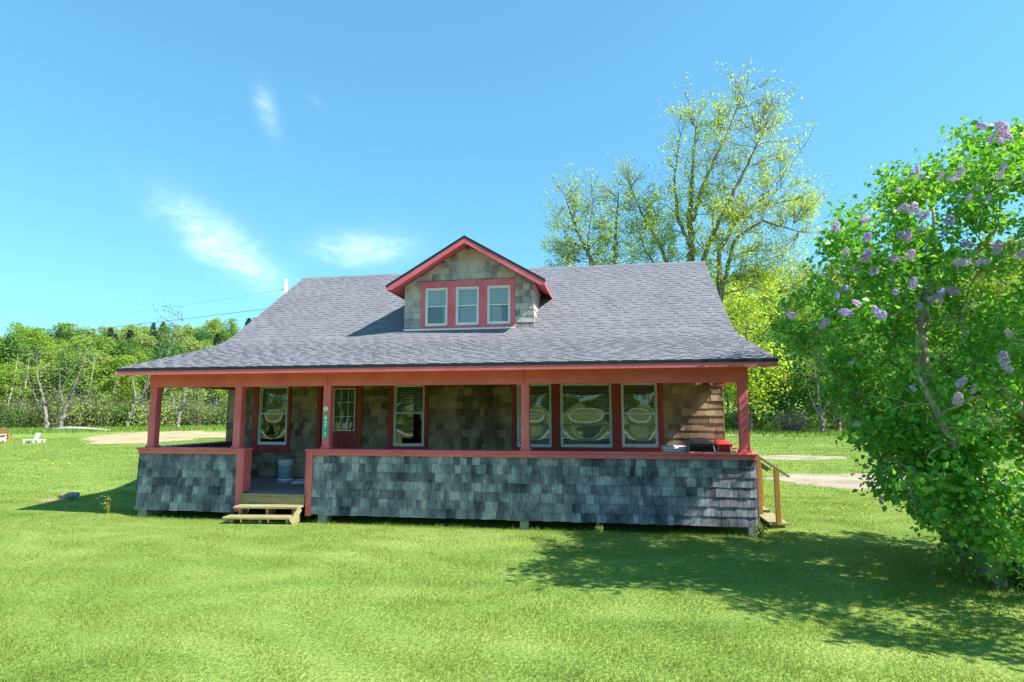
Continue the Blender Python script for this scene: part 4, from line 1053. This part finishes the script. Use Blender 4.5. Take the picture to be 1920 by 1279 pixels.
spring_tree('spring_tree', 'tallest spring tree behind the house with wide sparse yellow-green crown', (13.4, Y0, 0),
            [([(13.3, Y0, -.2), (13.45, Y0, 4.5), (13.59, Y0, 9.8), (13.6, Y0 + .2, 12.4), (13.85, Y0 + .3, 14.8), (14.1, Y0 + .3, 17.3)], [.30, .26, .20, .14, .09, .03]),
             ([(13.5, Y0, 7.5), (14.2, Y0 - .5, 10.05), (14.96, Y0 - .8, 11.75), (15.99, Y0 - 1, 13.7), (17.16, Y0 - 1, 16)], [.16, .13, .10, .075, .03]),
             ([(13.9, Y0 - .4, -.2), (14.25, Y0 - .4, 5), (14.9, Y0 - .3, 8), (15.03, Y0 + .3, 10.3), (16.2, Y0 + .5, 12.3), (18.1, Y0 + .6, 13.6)], [.22, .19, .16, .12, .08, .03]),
             ([(14.85, Y0, 7.5), (15.6, Y0 - 1, 10.6), (16.9, Y0 - 1.3, 11.4), (18.5, Y0 - 1.4, 10.7)], [.11, .09, .07, .025]),
             ([(13.6, Y0, 10.5), (13.0, Y0 + .4, 12.2), (12.9, Y0 + .4, 14.6), (13.3, Y0 + .4, 17)], [.11, .09, .06, .025]),
             ([(13.7, Y0, 12), (14.6, Y0 + .6, 14.6), (15.8, Y0 + .8, 17), (16.7, Y0 + .8, 19.2)], [.11, .09, .06, .02])],
            [[x, Y0, z, r_] for x, z, r_ in MAINB], 430, 7, 17500, .12)
spring_tree('spring_tree', 'leftmost multi-stemmed spring tree rising behind the roof right of the dormer', (9.2, Y0, 0),
            [([(9.25, Y0, -.2), (9.02, Y0, 6.2), (8.52, Y0, 9.7), (7.55, Y0, 11.9), (6.98, Y0, 13.7)], [.20, .16, .11, .07, .02]),
             ([(9.5, Y0 + .4, -.2), (9.58, Y0 + .3, 6.2), (9.6, Y0 + .3, 9.7), (9.71, Y0 + .3, 12), (9.9, Y0 + .3, 14)], [.20, .16, .12, .07, .02]),
             ([(9.1, Y0 - .2, 6), (8.4, Y0 - .5, 8.8), (8.2, Y0 - .7, 11), (8.5, Y0 - .7, 13)], [.10, .08, .05, .02])],
            [[x, Y0, z, r_] for x, z, r_ in ([7.29, 14.61, .95], [6.97, 12.8, 1.2], [8.43, 13.02, 1.3], [7.83, 11.24, 1.5], [9.4, 11.75, 1.3], [6.5, 10.41, 1.1], [9.3, 9.98, 1.5], [9.75, 13.4, 1.0], [6.9, 9.3, 1.0])], 170, 8, 6500, .118)
spring_tree('spring_tree', 'slender spring tree between the leftmost and the tallest tree behind the roof', (12.3, Y0 + .8, 0),
            [([(12.5, Y0 + .8, -.2), (12.6, Y0 + .8, 6.1), (12.6, Y0 + .8, 9.5), (12.0, Y0 + .8, 11.1), (11.2, Y0 + .8, 12.6), (10.6, Y0 + .8, 14.3)], [.18, .15, .12, .08, .05, .02]),
             ([(12.6, Y0 + .8, 8.4), (12.0, Y0 + 1.2, 9.8), (11.3, Y0 + 1.4, 10.8), (11.0, Y0 + 1.4, 12)], [.08, .06, .04, .02])],
            [[x, Y0 + .8, z, r_] for x, z, r_ in ([10.55, 14.6, 1.2], [11.16, 13.45, 1.2], [11.24, 11.36, 1.5], [12.0, 10.2, 1.3], [10.6, 12.8, 1.0], [12.3, 12.4, .9])], 120, 9, 4600, .118)

# ------------------------------------------------------------------ woodland prototypes
def lobes_for(h, r_, n, rg, zlo=.25, top=.92):
    out = []
    for i in range(n):
        z = rg.uniform(zlo, top); k = math.sin(math.pi * min(1, max(.08, (z - zlo * .5) / (1.05 - zlo * .5)))) ** .6
        a = rg.uniform(0, 6.28); d = rg.uniform(.25, .8) * r_ * k
        out.append([d * math.cos(a), d * math.sin(a), z * h, r_ * rg.uniform(.28, .5) * (.65 + .35 * k)])
    return out
def crown_mesh(lobes, n, size, rg):
    b = np.array(lobes); wgt = b[:, 3] ** 2; k = rg.choice(len(b), n, p=wgt / wgt.sum()); u = unit(rg.normal(size=(n, 3)) + (0, 0, .25))
    P = b[k, :3] + u * b[k, 3:4] * (rg.uniform(.35, 1.08, n) ** .5)[:, None]
    return leaf_cards(P, size, rg, out=u, outw=.45, aspect=.85, fold=.25)
def broad_tree(seed, h, r_, leaf, n=4200, size=.31, zlo=.22, bark='bark', nl=26):
    rg = np.random.default_rng(seed); t = empty('broadleaf_tree'); lb = lobes_for(h, r_, nl, rg, zlo)
    V, F = crown_mesh(lb, n, size, rg); mesh_np('crown', V, F, leaf, t)
    st_ = [([(0, 0, -.8), (.1, 0, h * .3), (.05, .1, h * .6), (0, 0, h * .85)], [.22, .17, .11, .03])]
    lines, _ = grow(st_, [l[:3] for l in lb], rg, r_tip=.02, kz=.7, wig=.08, rmax=.1); tubes(lines, M[bark], 'trunk', t, 7, 4, .08)
    return t
def birch(seed, h, leaf, n=650, r_=1.5):
    rg = np.random.default_rng(seed); t = empty('birch_tree'); lb = lobes_for(h, r_, 12, rg, .45)
    V, F = crown_mesh(lb, n, .32, rg); mesh_np('crown', V, F, leaf, t)
    x = rg.normal(size=2) * .6; st_ = [([(0, 0, -.8), (x[0] * .2, 0, h * .35), (x[0], x[1] * .5, h * .7), (x[0] * 1.2, x[1], h)], [.13, .11, .075, .02])]
    lines, _ = grow(st_, [l[:3] for l in lb], rg, r_tip=.014, kz=.8, wig=.06, rmax=.045); tubes(lines, M['bark_pale'], 'trunk', t, 7, 4, .05)
    return t
def conifer(seed, h, r_, n=2600):
    rg = np.random.default_rng(seed); t = empty('conifer_tree'); q = rg.uniform(.12, 1, n) ** .8; nw = 19
    q = (np.floor(q * nw) + rg.normal(.5, .32, n)) / nw; a = rg.uniform(0, 6.28, n); rad = r_ * np.clip(1 - q, .02, 1) ** .85 * (rg.uniform(.1, 1, n) ** .6) * (1 + .42 * np.sin(a * 2 + np.floor(q * nw) * 2.4)) * (.75 + .5 * np.sin(np.floor(q * nw) * 5.1) ** 2)
    P = np.stack([rad * np.cos(a), rad * np.sin(a), q * h + .1 - rad * .12], 1)
    d = unit(np.stack([np.cos(a), np.sin(a), -.25 + 0 * a], 1) + rg.normal(size=(n, 3)) * .35); s = unit(np.cross(d, [0, 0, 1.])); sz = rg.uniform(.35, .7, n)[:, None]
    V = np.stack([P, P + d * sz * .5 + s * sz * .22 - (0, 0, .04), P + d * sz, P + d * sz * .5 - s * sz * .22 - (0, 0, .04)], 1).reshape(-1, 3); b = np.arange(n)[:, None] * 4
    mesh_np('crown', V, np.concatenate([b + [0, 2, 1], b + [0, 3, 2]], 1).reshape(-1, 3), M['lf_conifer'], t)
    tr = MB(); tr.tube([(0, 0, -.8), (.05, 0, h * .5), (0, 0, h * .99)], [.2, .12, .02], 7); tr.build('trunk', M['bark'], t); return t
def scrub(seed, h, r_, leaf, n=1500, size=.2, twigs=70):
    rg = np.random.default_rng(seed); t = empty('scrub_bush'); lb = [[rg.uniform(-.7, .7) * r_, rg.uniform(-.6, .6) * r_, rg.uniform(.2, .75) * h, rg.uniform(.25, .42) * h] for _ in range(16)]
    V, F = crown_mesh(lb, n, size, rg); mesh_np('foliage', V, F, leaf, t)
    lines = []
    for k in range(twigs):
        a = rg.uniform(0, 6.28); e = np.array([math.cos(a) * r_ * rg.uniform(.2, 1), math.sin(a) * r_ * rg.uniform(.2, 1), h * rg.uniform(.6, 1.1)]); s = e * (.25, .25, 0) - (0, 0, .3)
        lines.append((np.array([s, (s + e) / 2 + rg.normal(size=3) * .15, e]), np.array([.03, .02, .008])))
    tubes(lines, M['bark_dead'], 'stems', t, 4, 3, 1); return t
def gnarled(seed, h, r_, lean, leafn, leaf, name='gnarled_tree', ntips=70, zlo=.35):
    rg = np.random.default_rng(seed); t = empty(name); lx = lean * h
    st_ = [([(0, 0, -.6), (lx * .12, 0, h * .16), (lx * .4, .1, h * .36), (lx * .75, 0, h * .6), (lx, .2, h * .86)], [.24, .18, .14, .08, .02]),
           ([(lx * .2, 0, h * .2), (lx * .2 - r_ * .35, .2, h * .4), (lx * .3 - r_ * .55, .3, h * .62)], [.11, .07, .02]), ([(lx * .3, 0, h * .28), (lx * .3 + r_ * .35, -.3, h * .42), (lx * .4 + r_ * .7, -.4, h * .6)], [.10, .07, .02])]
    tips = [[lx * .7 + rg.normal() * r_ * .5, rg.normal() * r_ * .45, h * rg.uniform(zlo, 1)] for _ in range(ntips)]
    lines, ends = grow(st_, tips, rg, r_tip=.012, kz=.3, wig=.15, rmax=.06); tubes(lines, M['bark_dead'], 'trunk', t, 8, 4, .06)
    P = np.concatenate([e[-1:] + rg.normal(size=(max(1, leafn // len(ends)), 3)) * .45 for e in ends]); V, F = leaf_cards(P, .22, rg); mesh_np('crown', V, F, leaf, t); return t

used = set()
def place(proto, label, cat, group, x, y, s=1.0, rz=None, sx=1.0, name=None):
    o = proto if proto not in used else copy_tree(proto); used.add(proto)
    o.location = (x, y, float(gz(x, y)) - .05); o.rotation_euler = (0, 0, rg.uniform(0, 6.28) if rz is None else rz); o.scale = (s * sx, s * sx, s)
    for k in list(o.keys()): del o[k]
    tag(o, label, cat, group); return o
def polar(px, d):      # a bearing (as a column of the photograph) and a distance become a point on the ground
    dv = fw + rt * ((px - 960) / FPX * math.cos(pi_)); dv = dv.normalized(); return CX + dv.x * d, CY + dv.y * d

rg = np.random.default_rng(31)
PB = {k: [broad_tree(s, h, r_, M[lf]) for s, h, r_ in spec] for k, (lf, spec) in dict(
    bright=('lf_bright', [(1, 11, 3.6), (2, 12.5, 3.4), (3, 9.5, 3.4)]), mid=('lf_mid', [(4, 11.5, 3.6), (5, 12, 3.0)]), pale=('lf_pale', [(6, 10, 3.2), (7, 11.5, 2.8)]), dark=('lf_dark', [(8, 9, 3.4), (9, 11, 3.2)])).items()}
PC = [conifer(11, 12.5, 3.2), conifer(12, 11, 3.9)]
PBI = [birch(13, 10, M['lf_pale']), birch(14, 11.5, M['lf_bright']), birch(15, 8.5, M['lf_pale'])]
PS = [scrub(16, 3.2, 3.0, M['lf_twiggy']), scrub(17, 2.6, 2.6, M['lf_mid']), scrub(18, 3.6, 2.8, M['lf_pale'])]
LBL = {'bright': 'round bright green broadleaf tree in the woods beyond the lawn', 'mid': 'mid green broadleaf tree in the woods beyond the lawn', 'pale': 'pale feathery green tree in the woods beyond the lawn', 'dark': 'dark green broadleaf tree in the woods beyond the lawn'}
def wood(kind, x, y, s):
    p = PB[kind][rg.integers(len(PB[kind]))]; place(p, LBL[kind], 'tree', kind + ' green woodland trees', x, y, s, sx=rg.uniform(.85, 1.15))
# left wood: rows that climb the hill
for row, (d, dpx, s) in enumerate(((93, 46, .82), (102, 42, .95), (112, 40, 1.0), (123, 40, 1.0), (136, 40, 1.0), (150, 40, 1.0), (168, 42, 1.05), (188, 42, 1.05), (210, 44, 1.1))):
    px = -70 + rg.uniform(0, 30)
    while px < 500:
        x, y = polar(px, d + rg.uniform(-4, 4)); u = rg.random()
        kind = 'bright' if u < .42 else 'pale' if u < .66 else 'mid' if u < .88 else 'dark'
        if row >= 2 and rg.random() < .08 + .012 * row: place(PC[rg.integers(2)], 'dark pointed conifer in the woods beyond the lawn', 'tree', 'dark woodland conifers', x, y, rg.uniform(.8, 1.1) * (1.0 if row < 6 else 1.05))
        else: wood(kind, x, y, s * rg.uniform(.8, 1.12))
        px += dpx * rg.uniform(.8, 1.2)
for px, d, s in [(98, 175, 1.0), (84, 178, .85), (152, 172, .9), (205, 170, .95), (283, 165, 1.0), (14, 180, .9), (455, 150, 1.05), (400, 160, .95), (345, 170, 1.0), (128, 112, .95)]:
    x, y = polar(px, d); place(PC[rg.integers(2)], 'dark pointed conifer in the woods beyond the lawn', 'tree', 'dark woodland conifers', x, y, s)
for px, d in [(12, 88), (40, 90), (160, 89), (186, 90), (205, 88), (300, 89), (318, 87), (345, 88), (372, 88), (393, 89), (404, 88), (414, 90), (425, 88), (436, 90), (140, 92)]:
    x, y = polar(px, d); place(PBI[rg.integers(3)], 'slim pale-trunked birch along the edge of the left woods', 'tree', 'birches along the wood edge', x, y, rg.uniform(.65, .95))
for px, d, k in [(-30, 86, 0), (5, 85, 1), (35, 86, 2), (66, 88, 0), (130, 86, 0), (150, 87, 2), (180, 86, 0), (205, 87, 1), (225, 87, 0), (262, 88, 0), (285, 86, 2), (310, 86, 0), (352, 87, 0), (378, 86, 2), (400, 87, 0), (425, 86, 1), (450, 87, 0), (480, 87, 0)]:
    x, y = polar(px, d); place(PS[k], ('twiggy olive scrub bush', 'low green scrub bush', 'tall pale scrub bush')[k] + ' at the foot of the left woods', 'bush', 'scrub bushes at the wood edge', x, y, rg.uniform(.7, 1.6), sx=rg.uniform(.7, 1))
for px, d, seed, h, r_, lean, ln, lab in ((92, 79, 41, 9.5, 4.2, -.22, 260, 'gnarled half bare tree with spreading pale limbs, leaning left at the wood edge'), (113, 80, 42, 11, 2.6, .22, 420, 'twisted slim tree with a kinked trunk right beside the gnarled half bare tree'),
                                     (236, 84, 43, 15, 2.4, .40, 380, 'leaning bare grey trunk beside the left porch eave'), (334, 78, 44, 7.5, 2.4, .1, 240, 'small grey half dead tree framed between the two left porch posts')):
    x, y = polar(px, d); g_ = gnarled(seed, h, r_, lean, ln, M['lf_twiggy'] if seed in (41, 44) else M['lf_bright'], zlo=.6 if seed == 43 else .35)
    place(g_, lab, 'tree', None, x, y, 1, rz=math.atan2(rt.y, rt.x))
# right: woods behind the house
for row, (d, dpx, s) in enumerate(((70, 64, .85), (80, 58, .9), (92, 54, 1.0), (106, 50, 1.0), (122, 48, 1.0), (140, 48, 1.0))):
    px = 1300 + rg.uniform(0, 40)
    while px < 2080:
        x, y = polar(px, d + rg.uniform(-3, 3)); u = rg.random()
        kind = ('dark' if u < .5 else 'mid' if u < .8 else 'bright') if row < 2 else ('bright' if u < .5 else 'pale' if u < .75 else 'mid')
        wood(kind, x, y, s * rg.uniform(.8, 1.1)); px += dpx * rg.uniform(.8, 1.2)
yg1 = broad_tree(61, 13.5, 4.2, M['lf_spring'], n=4200, size=.30, zlo=.2, nl=34); x, y = polar(1405, 57); place(yg1, 'full yellow-green tree directly behind the right end of the porch roof', 'tree', None, x, y, 1.0)
x, y = polar(1475, 60); place(broad_tree(62, 9.5, 4.4, M['lf_dark'], n=3200, size=.32, zlo=.12), 'dense dark green tree seen right of the porch corner post', 'tree', None, x, y, 1.0)
x, y = polar(1570, 58); place(broad_tree(63, 9, 4.2, M['lf_mid'], n=3000, size=.32, zlo=.12), 'mid green tree seen through the left edge of the lilac', 'tree', None, x, y, 1.0)
for px, d, k in [(1410, 63, 1), (1440, 66, 1), (1385, 62, 1), (1520, 66, 1), (1600, 64, 1), (1700, 60, 1), (1800, 62, 2), (1880, 60, 1)]:
    x, y = polar(px, d); place(PS[k], 'leafy bush in the right field margin behind the house', 'bush', 'bushes in the right field margin', x, y, rg.uniform(.7, 1.0))
x, y = polar(1482, 56); place(scrub(64, 2.2, 1.7, M['lf_twiggy'], n=260, twigs=220), 'bare greyish brush heap at the edge of the right field', 'bush', None, x, y, .9)
x, y = polar(1541, 55); place(gnarled(65, 6.5, 1.6, -.05, 160, M['lf_mid'], ntips=40), 'thin pale dead trunk standing right of the brush heap', 'tree', None, x, y, 1, rz=.3)
# far wood that reads as one mass: hill tops and the belt across the road
def mass(name, pos, leaf, n_each, size, seed, label):
    rg = np.random.default_rng(seed); Vs = []; Fs = []; k0 = 0
    for x, y, s in pos:
        V, F = crown_mesh(lobes_for(11 * s, 4 * s, 12, rg, .15), n_each, size, rg); V = V + (x, y, float(gz(x, y))); Vs.append(V); Fs.append(F + k0); k0 += len(V)
    o = mesh_np(name, np.concatenate(Vs), np.concatenate(Fs), leaf); tag(o, label, 'woods', kind='stuff')
rg = np.random.default_rng(55)
pos = []
for d in (158, 178, 200, 225): 
    for px in np.arange(1240, 2300, 42): x, y = polar(px + rg.uniform(-15, 15), d + rg.uniform(-6, 6)); pos.append((x, y, rg.uniform(.8, 1.1)))
for d in (235, 262):
    for px in np.arange(-200, 560, 38): x, y = polar(px + rg.uniform(-15, 15), d + rg.uniform(-6, 6)); pos.append((x, y, rg.uniform(.9, 1.15)))
for d in (112, 135, 165):
    for px in list(np.arange(500, 1290, 44)) + list(np.arange(-900, -80, 60)) + list(np.arange(2120, 3000, 60)): x, y = polar(px + rg.uniform(-15, 15), d + rg.uniform(-8, 8)); pos.append((x, y, rg.uniform(.65, .85) if 900 < px < 1290 else rg.uniform(.8, 1.05)))
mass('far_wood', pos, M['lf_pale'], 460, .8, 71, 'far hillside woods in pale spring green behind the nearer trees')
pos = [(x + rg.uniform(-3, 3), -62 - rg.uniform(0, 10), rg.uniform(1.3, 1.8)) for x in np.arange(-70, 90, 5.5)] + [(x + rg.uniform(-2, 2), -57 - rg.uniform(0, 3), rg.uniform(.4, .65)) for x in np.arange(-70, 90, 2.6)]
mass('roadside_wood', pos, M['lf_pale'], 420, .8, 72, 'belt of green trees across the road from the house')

# ------------------------------------------------------------------ grass
rg = np.random.default_rng(303)
def in_patch(x, y):
    b = np.zeros(len(x), bool)
    for cx, cy, ax, ay, ro, *_ in PATCHES:
        c, s = math.cos(ro), math.sin(ro); u = ((x - cx) * c + (y - cy) * s) / ax; v = (-(x - cx) * s + (y - cy) * c) / ay; b |= (u * u + v * v) < .80
    return b
def blades(n, d0, d1, h0, h1, w0, px0=-60, px1=1990, pw=1.0, avoid=True):
    q = rg.uniform(0, 1, n); d = (d0 ** pw + q * (d1 ** pw - d0 ** pw)) ** (1 / pw); px = rg.uniform(px0, px1, n)
    k = (px - 960) / FPX / math.cos(pi_); dx = fw.x + rt.x * k; dy = fw.y + rt.y * k; x = CX + dx * d; y = CY + dy * d
    keep = np.ones(n, bool)
    if avoid:
        keep &= ~((x > -.02) & (x < 11.65) & (y > -.04) & (y < 10.1)); keep &= ~in_patch(x, y)
        keep &= ~((x > 2.2) & (x < 3.75) & (y > -.72) & (y < .2))
    x, y, d = x[keep], y[keep], d[keep]; n = len(x)
    clump = .75 + .35 * np.sin(x * 3.1 + np.sin(y * 2.3) * 2) * np.sin(y * 3.7 + np.sin(x * 1.9) * 2)
    h = rg.uniform(h0, h1, n) * clump; wd = w0 * np.maximum(1, d / 9) * rg.uniform(.7, 1.3, n); a = rg.uniform(0, 6.28, n); ln = rg.uniform(.15, .9, n) * h; b = rg.uniform(0, 6.28, n)
    z = gz(x, y); B = np.stack([x, y, z - .005], 1); s = np.stack([np.cos(a), np.sin(a), 0 * a], 1) * wd[:, None] * .5
    T = B + np.stack([np.cos(b) * ln, np.sin(b) * ln, h], 1)
    V = np.stack([B - s, B + s, T], 1).reshape(-1, 3); return V, np.arange(n * 3).reshape(n, 3)
V1, F1 = blades(700000, 3.2, 15, .022, .048, .0065, pw=1.0, px0=-700, px1=2600)
V2, F2 = blades(250000, 15, 46, .035, .075, .010, pw=.8, px0=-500, px1=2400)
o = mesh_np('lawn_grass', np.concatenate([V1, V2]), np.concatenate([F1, F2 + len(V1)]), M['grass']); tag(o, 'mown lawn grass in front of and around the house', 'grass', kind='stuff')
# long grass: under the porch edge, round the lilac and along the wood edges
def strip(n, fn, h0, h1, w0):
    x, y = fn(n); h = rg.uniform(h0, h1, len(x)) * rg.uniform(.5, 1, len(x)); a = rg.uniform(0, 6.28, len(x)); b = rg.uniform(0, 6.28, len(x)); ln = rg.uniform(.1, .6, len(x)) * h; wd = w0 * rg.uniform(.7, 1.3, len(x))
    B = np.stack([x, y, gz(x, y) - .01], 1); s = np.stack([np.cos(a), np.sin(a), 0 * a], 1) * wd[:, None] * .5; T = B + np.stack([np.cos(b) * ln, np.sin(b) * ln, h], 1)
    return np.stack([B - s, B + s, T], 1).reshape(-1, 3)
def f1(n):
    x = rg.uniform(.0, 11.75, n); y = -.12 - np.abs(rg.normal(0, .12, n)); k = ~((x > 2.2) & (x < 3.8)) & (np.sin(x * 5) + np.sin(x * 2.3 + 1) + rg.normal(0, .6, n) > -.6); return x[k], y[k]
def f2(n): a = rg.uniform(0, 6.28, n); r_ = rg.uniform(.2, 1.5, n); return 13.9 + r_ * np.cos(a) * 1.25, -2.6 + r_ * np.sin(a)
def f3(n): px = rg.uniform(-80, 480, n); d = 77 + rg.normal(0, 3.2, n); q = [polar(p, e) for p, e in zip(px, d)]; return np.array(q).T
def f4(n): px = rg.uniform(1330, 1960, n); d = 57 + rg.normal(0, 3.5, n); q = [polar(p, e) for p, e in zip(px, d)]; return np.array(q).T
V = np.concatenate([strip(3600, f1, .03, .11, .008), strip(4200, f2, .05, .16, .009), strip(16000, f3, .2, .6, .09), strip(12000, f4, .2, .55, .08)])
o = mesh_np('tall_grass', V, np.arange(len(V)).reshape(-1, 3), M['tallgrass']); tag(o, 'uncut taller grass along the porch, lilac foot and field margins', 'grass', kind='stuff')
# weeds and dandelions
def weed(name, label, x, y, h, n, seed, group=None):
    r_ = np.random.default_rng(seed); e = empty(name, (x, y, float(gz(x, y)))); tag(e, label, 'weed', group); lines = []; P = []
    for k in range(n):
        a = r_.uniform(0, 6.28); t = np.array([math.cos(a) * h * .45 * r_.random(), math.sin(a) * h * .45 * r_.random(), h * r_.uniform(.55, 1)]); b0 = t * (.3, .3, 0); p = np.array([b0, (b0 + t) / 2 + r_.normal(size=3) * .02, t])
        lines.append((p, np.array([.005, .004, .002]))); P += [p[0] + (p[2] - p[0]) * q + r_.normal(size=3) * .02 for q in r_.uniform(.25, 1, 14)]
    tubes(lines, M['weed'], 'stems', e, 4, 4, 1); V, F = leaf_cards(np.array(P), .055, r_, aspect=.4); mesh_np('leaves', V, F, M['weed'], e)
weed('weed_plant', 'tall yellowish weed clump left of the left porch corner', -.55, -.05, .42, 13, 1)
weed('weed_plant', 'leafy weed below the right part of the porch wall', 9.0, -.16, .13, 8, 2)
weed('weed_plant', 'pale weed tuft at the right porch corner beside the stairs', 11.55, -.2, .26, 14, 3)
dmb = MB(); dmb.lathe([(0, 0), (.02, .004), (.026, .012), (.02, .02), (0, .022)], 10, (0, 0, .07)); d0 = empty('dandelion', (0, 0, 0)); dmb.build('flower', M['yellow'], d0); t = MB(); t.tube([(0, 0, -.02), (.004, 0, .075)], .004, 5); t.build('stem', M['tallgrass'], d0)
for i, (px, py) in enumerate([(16.2, 2.9), (14.9, 3.8), (15.4, 4.6), (13.6, 2.1), (14.2, 2.6), (15.9, 5.6), (-12.5, 9.5), (-13.0, 9.9), (-11.2, 8.6), (-10.6, 8.7), (-7.6, 10.8), (-7.2, 10.3), (13.1, 1.2), (-14.5, 10.2)]):
    o = d0 if i == 0 else copy_tree(d0); o.location = (px, py, float(gz(px, py))); s_ = 1.0 if px > 0 else 1.6; o.scale = (s_, s_, 1); tag(o, 'yellow dandelion flower standing in the lawn', 'dandelion', 'dandelions in the lawn')

# ------------------------------------------------------------------ small things far out on the lawn
lg = empty('short_log', (-2.92, 1.35, .0), R(12)); tag(lg, 'short weathered log with a bluish end on bare dirt in the left lawn', 'log')
t = MB(); t.tube([(-.20, 0, .07), (-.08, .01, .095), (.06, 0, .10), (.15, .0, .105)], [.045, .07, .075, .07], 14); t.tube([(-.05, -.05, .07), (.0, -.12, .03)], [.03, .02], 8); t.build('bark_piece', M['log'], lg)
t = MB(); t.tube([(.151, 0, .105), (.215, .01, .11)], [.068, .06], 14); t.build('blue_end', M['log_end'], lg)
fl = empty('fallen_log', (*polar(146, 74), 0)); fl.location.z = float(gz(*fl.location[:2])); fl.rotation_euler = (0, 0, math.atan2(rt.y, rt.x) + .05); tag(fl, 'long pale fallen log lying at the foot of the twisted slim tree', 'log')
t = MB(); t.tube([(-2.6, 0, .15), (-.8, .1, .32), (.9, 0, .28), (3.2, .1, .12)], [.2, .2, .16, .08], 10); t.build('trunk', M['bark_pale'], fl)
def adirondack(mat, label, x, y, rz):
    e = empty('garden_chair', (x, y, float(gz(x, y))), rz); tag(e, label, 'chair')
    t = MB()
    for k in range(6): t.box(-.27, .27, -.28 + k * .09, -.20 + k * .09, .36 - k * .025, .38 - k * .025)
    t.build('seat', mat, e)
    t = MB()
    for k in range(7):
        xx = -.27 + k * .09; hh = .98 - abs(k - 3) ** 2 * .022; t.bar((xx, .22, .20), (xx * 1.15, .50, hh), .078, .02, up=(0, 1, 0))
    t.box(-.30, .30, .33, .36, .46, .53); t.build('backrest', mat, e)
    for sx in (-1, 1):
        t = MB(); t.box(sx * .33 - .06, sx * .33 + .06, -.34, .42, .55, .575); t.build('armrest', mat, e)
        t = MB(); t.box(sx * .31 - .02, sx * .31 + .02, -.33, -.24, 0, .55); t.build('leg', mat, e)
        t = MB(); t.bar((sx * .30, -.26, .33), (sx * .30, .66, .03), .03, .10); t.build('leg', mat, e)
x, y = polar(11, 50.5); adirondack(M['brownwood'], 'brown slatted garden chair with rounded back at the left edge of the lawn', x, y, R(215))
x, y = polar(-1, 50.0); adirondack(M['whiteplastic'], 'white garden chair cut by the left edge of the picture beside the brown one', x, y, R(200))
x, y = polar(68, 48.8); e = empty('lounge_chair', (x, y, float(gz(x, y))), math.atan2(rt.y, rt.x)); e.scale = (.62, .62, .75); tag(e, 'low white lounge chair with raised back standing alone on the left lawn', 'lounge chair')
t = MB()
for k in range(10): t.box(-.92 + k * .115, -.83 + k * .115, -.30, .30, .30, .33)
t.box(-.92, .95, -.34, -.30, .25, .33); t.box(-.92, .95, .30, .34, .25, .33); t.build('seat', M['whiteplastic'], e)
t = MB()
for k in range(5): t.bar((.22, -.24 + k * .12, .33), (.42, -.24 + k * .12, .86), .09, .03, up=(0, 1, 0))
t.build('backrest', M['whiteplastic'], e)
for xx in (-.75, .22, .85):
    for yy in (-.3, .3): t = MB(); t.box(xx - .07, xx + .07, yy - .03, yy + .03, 0, .25); t.build('leg', M['whiteplastic'], e)
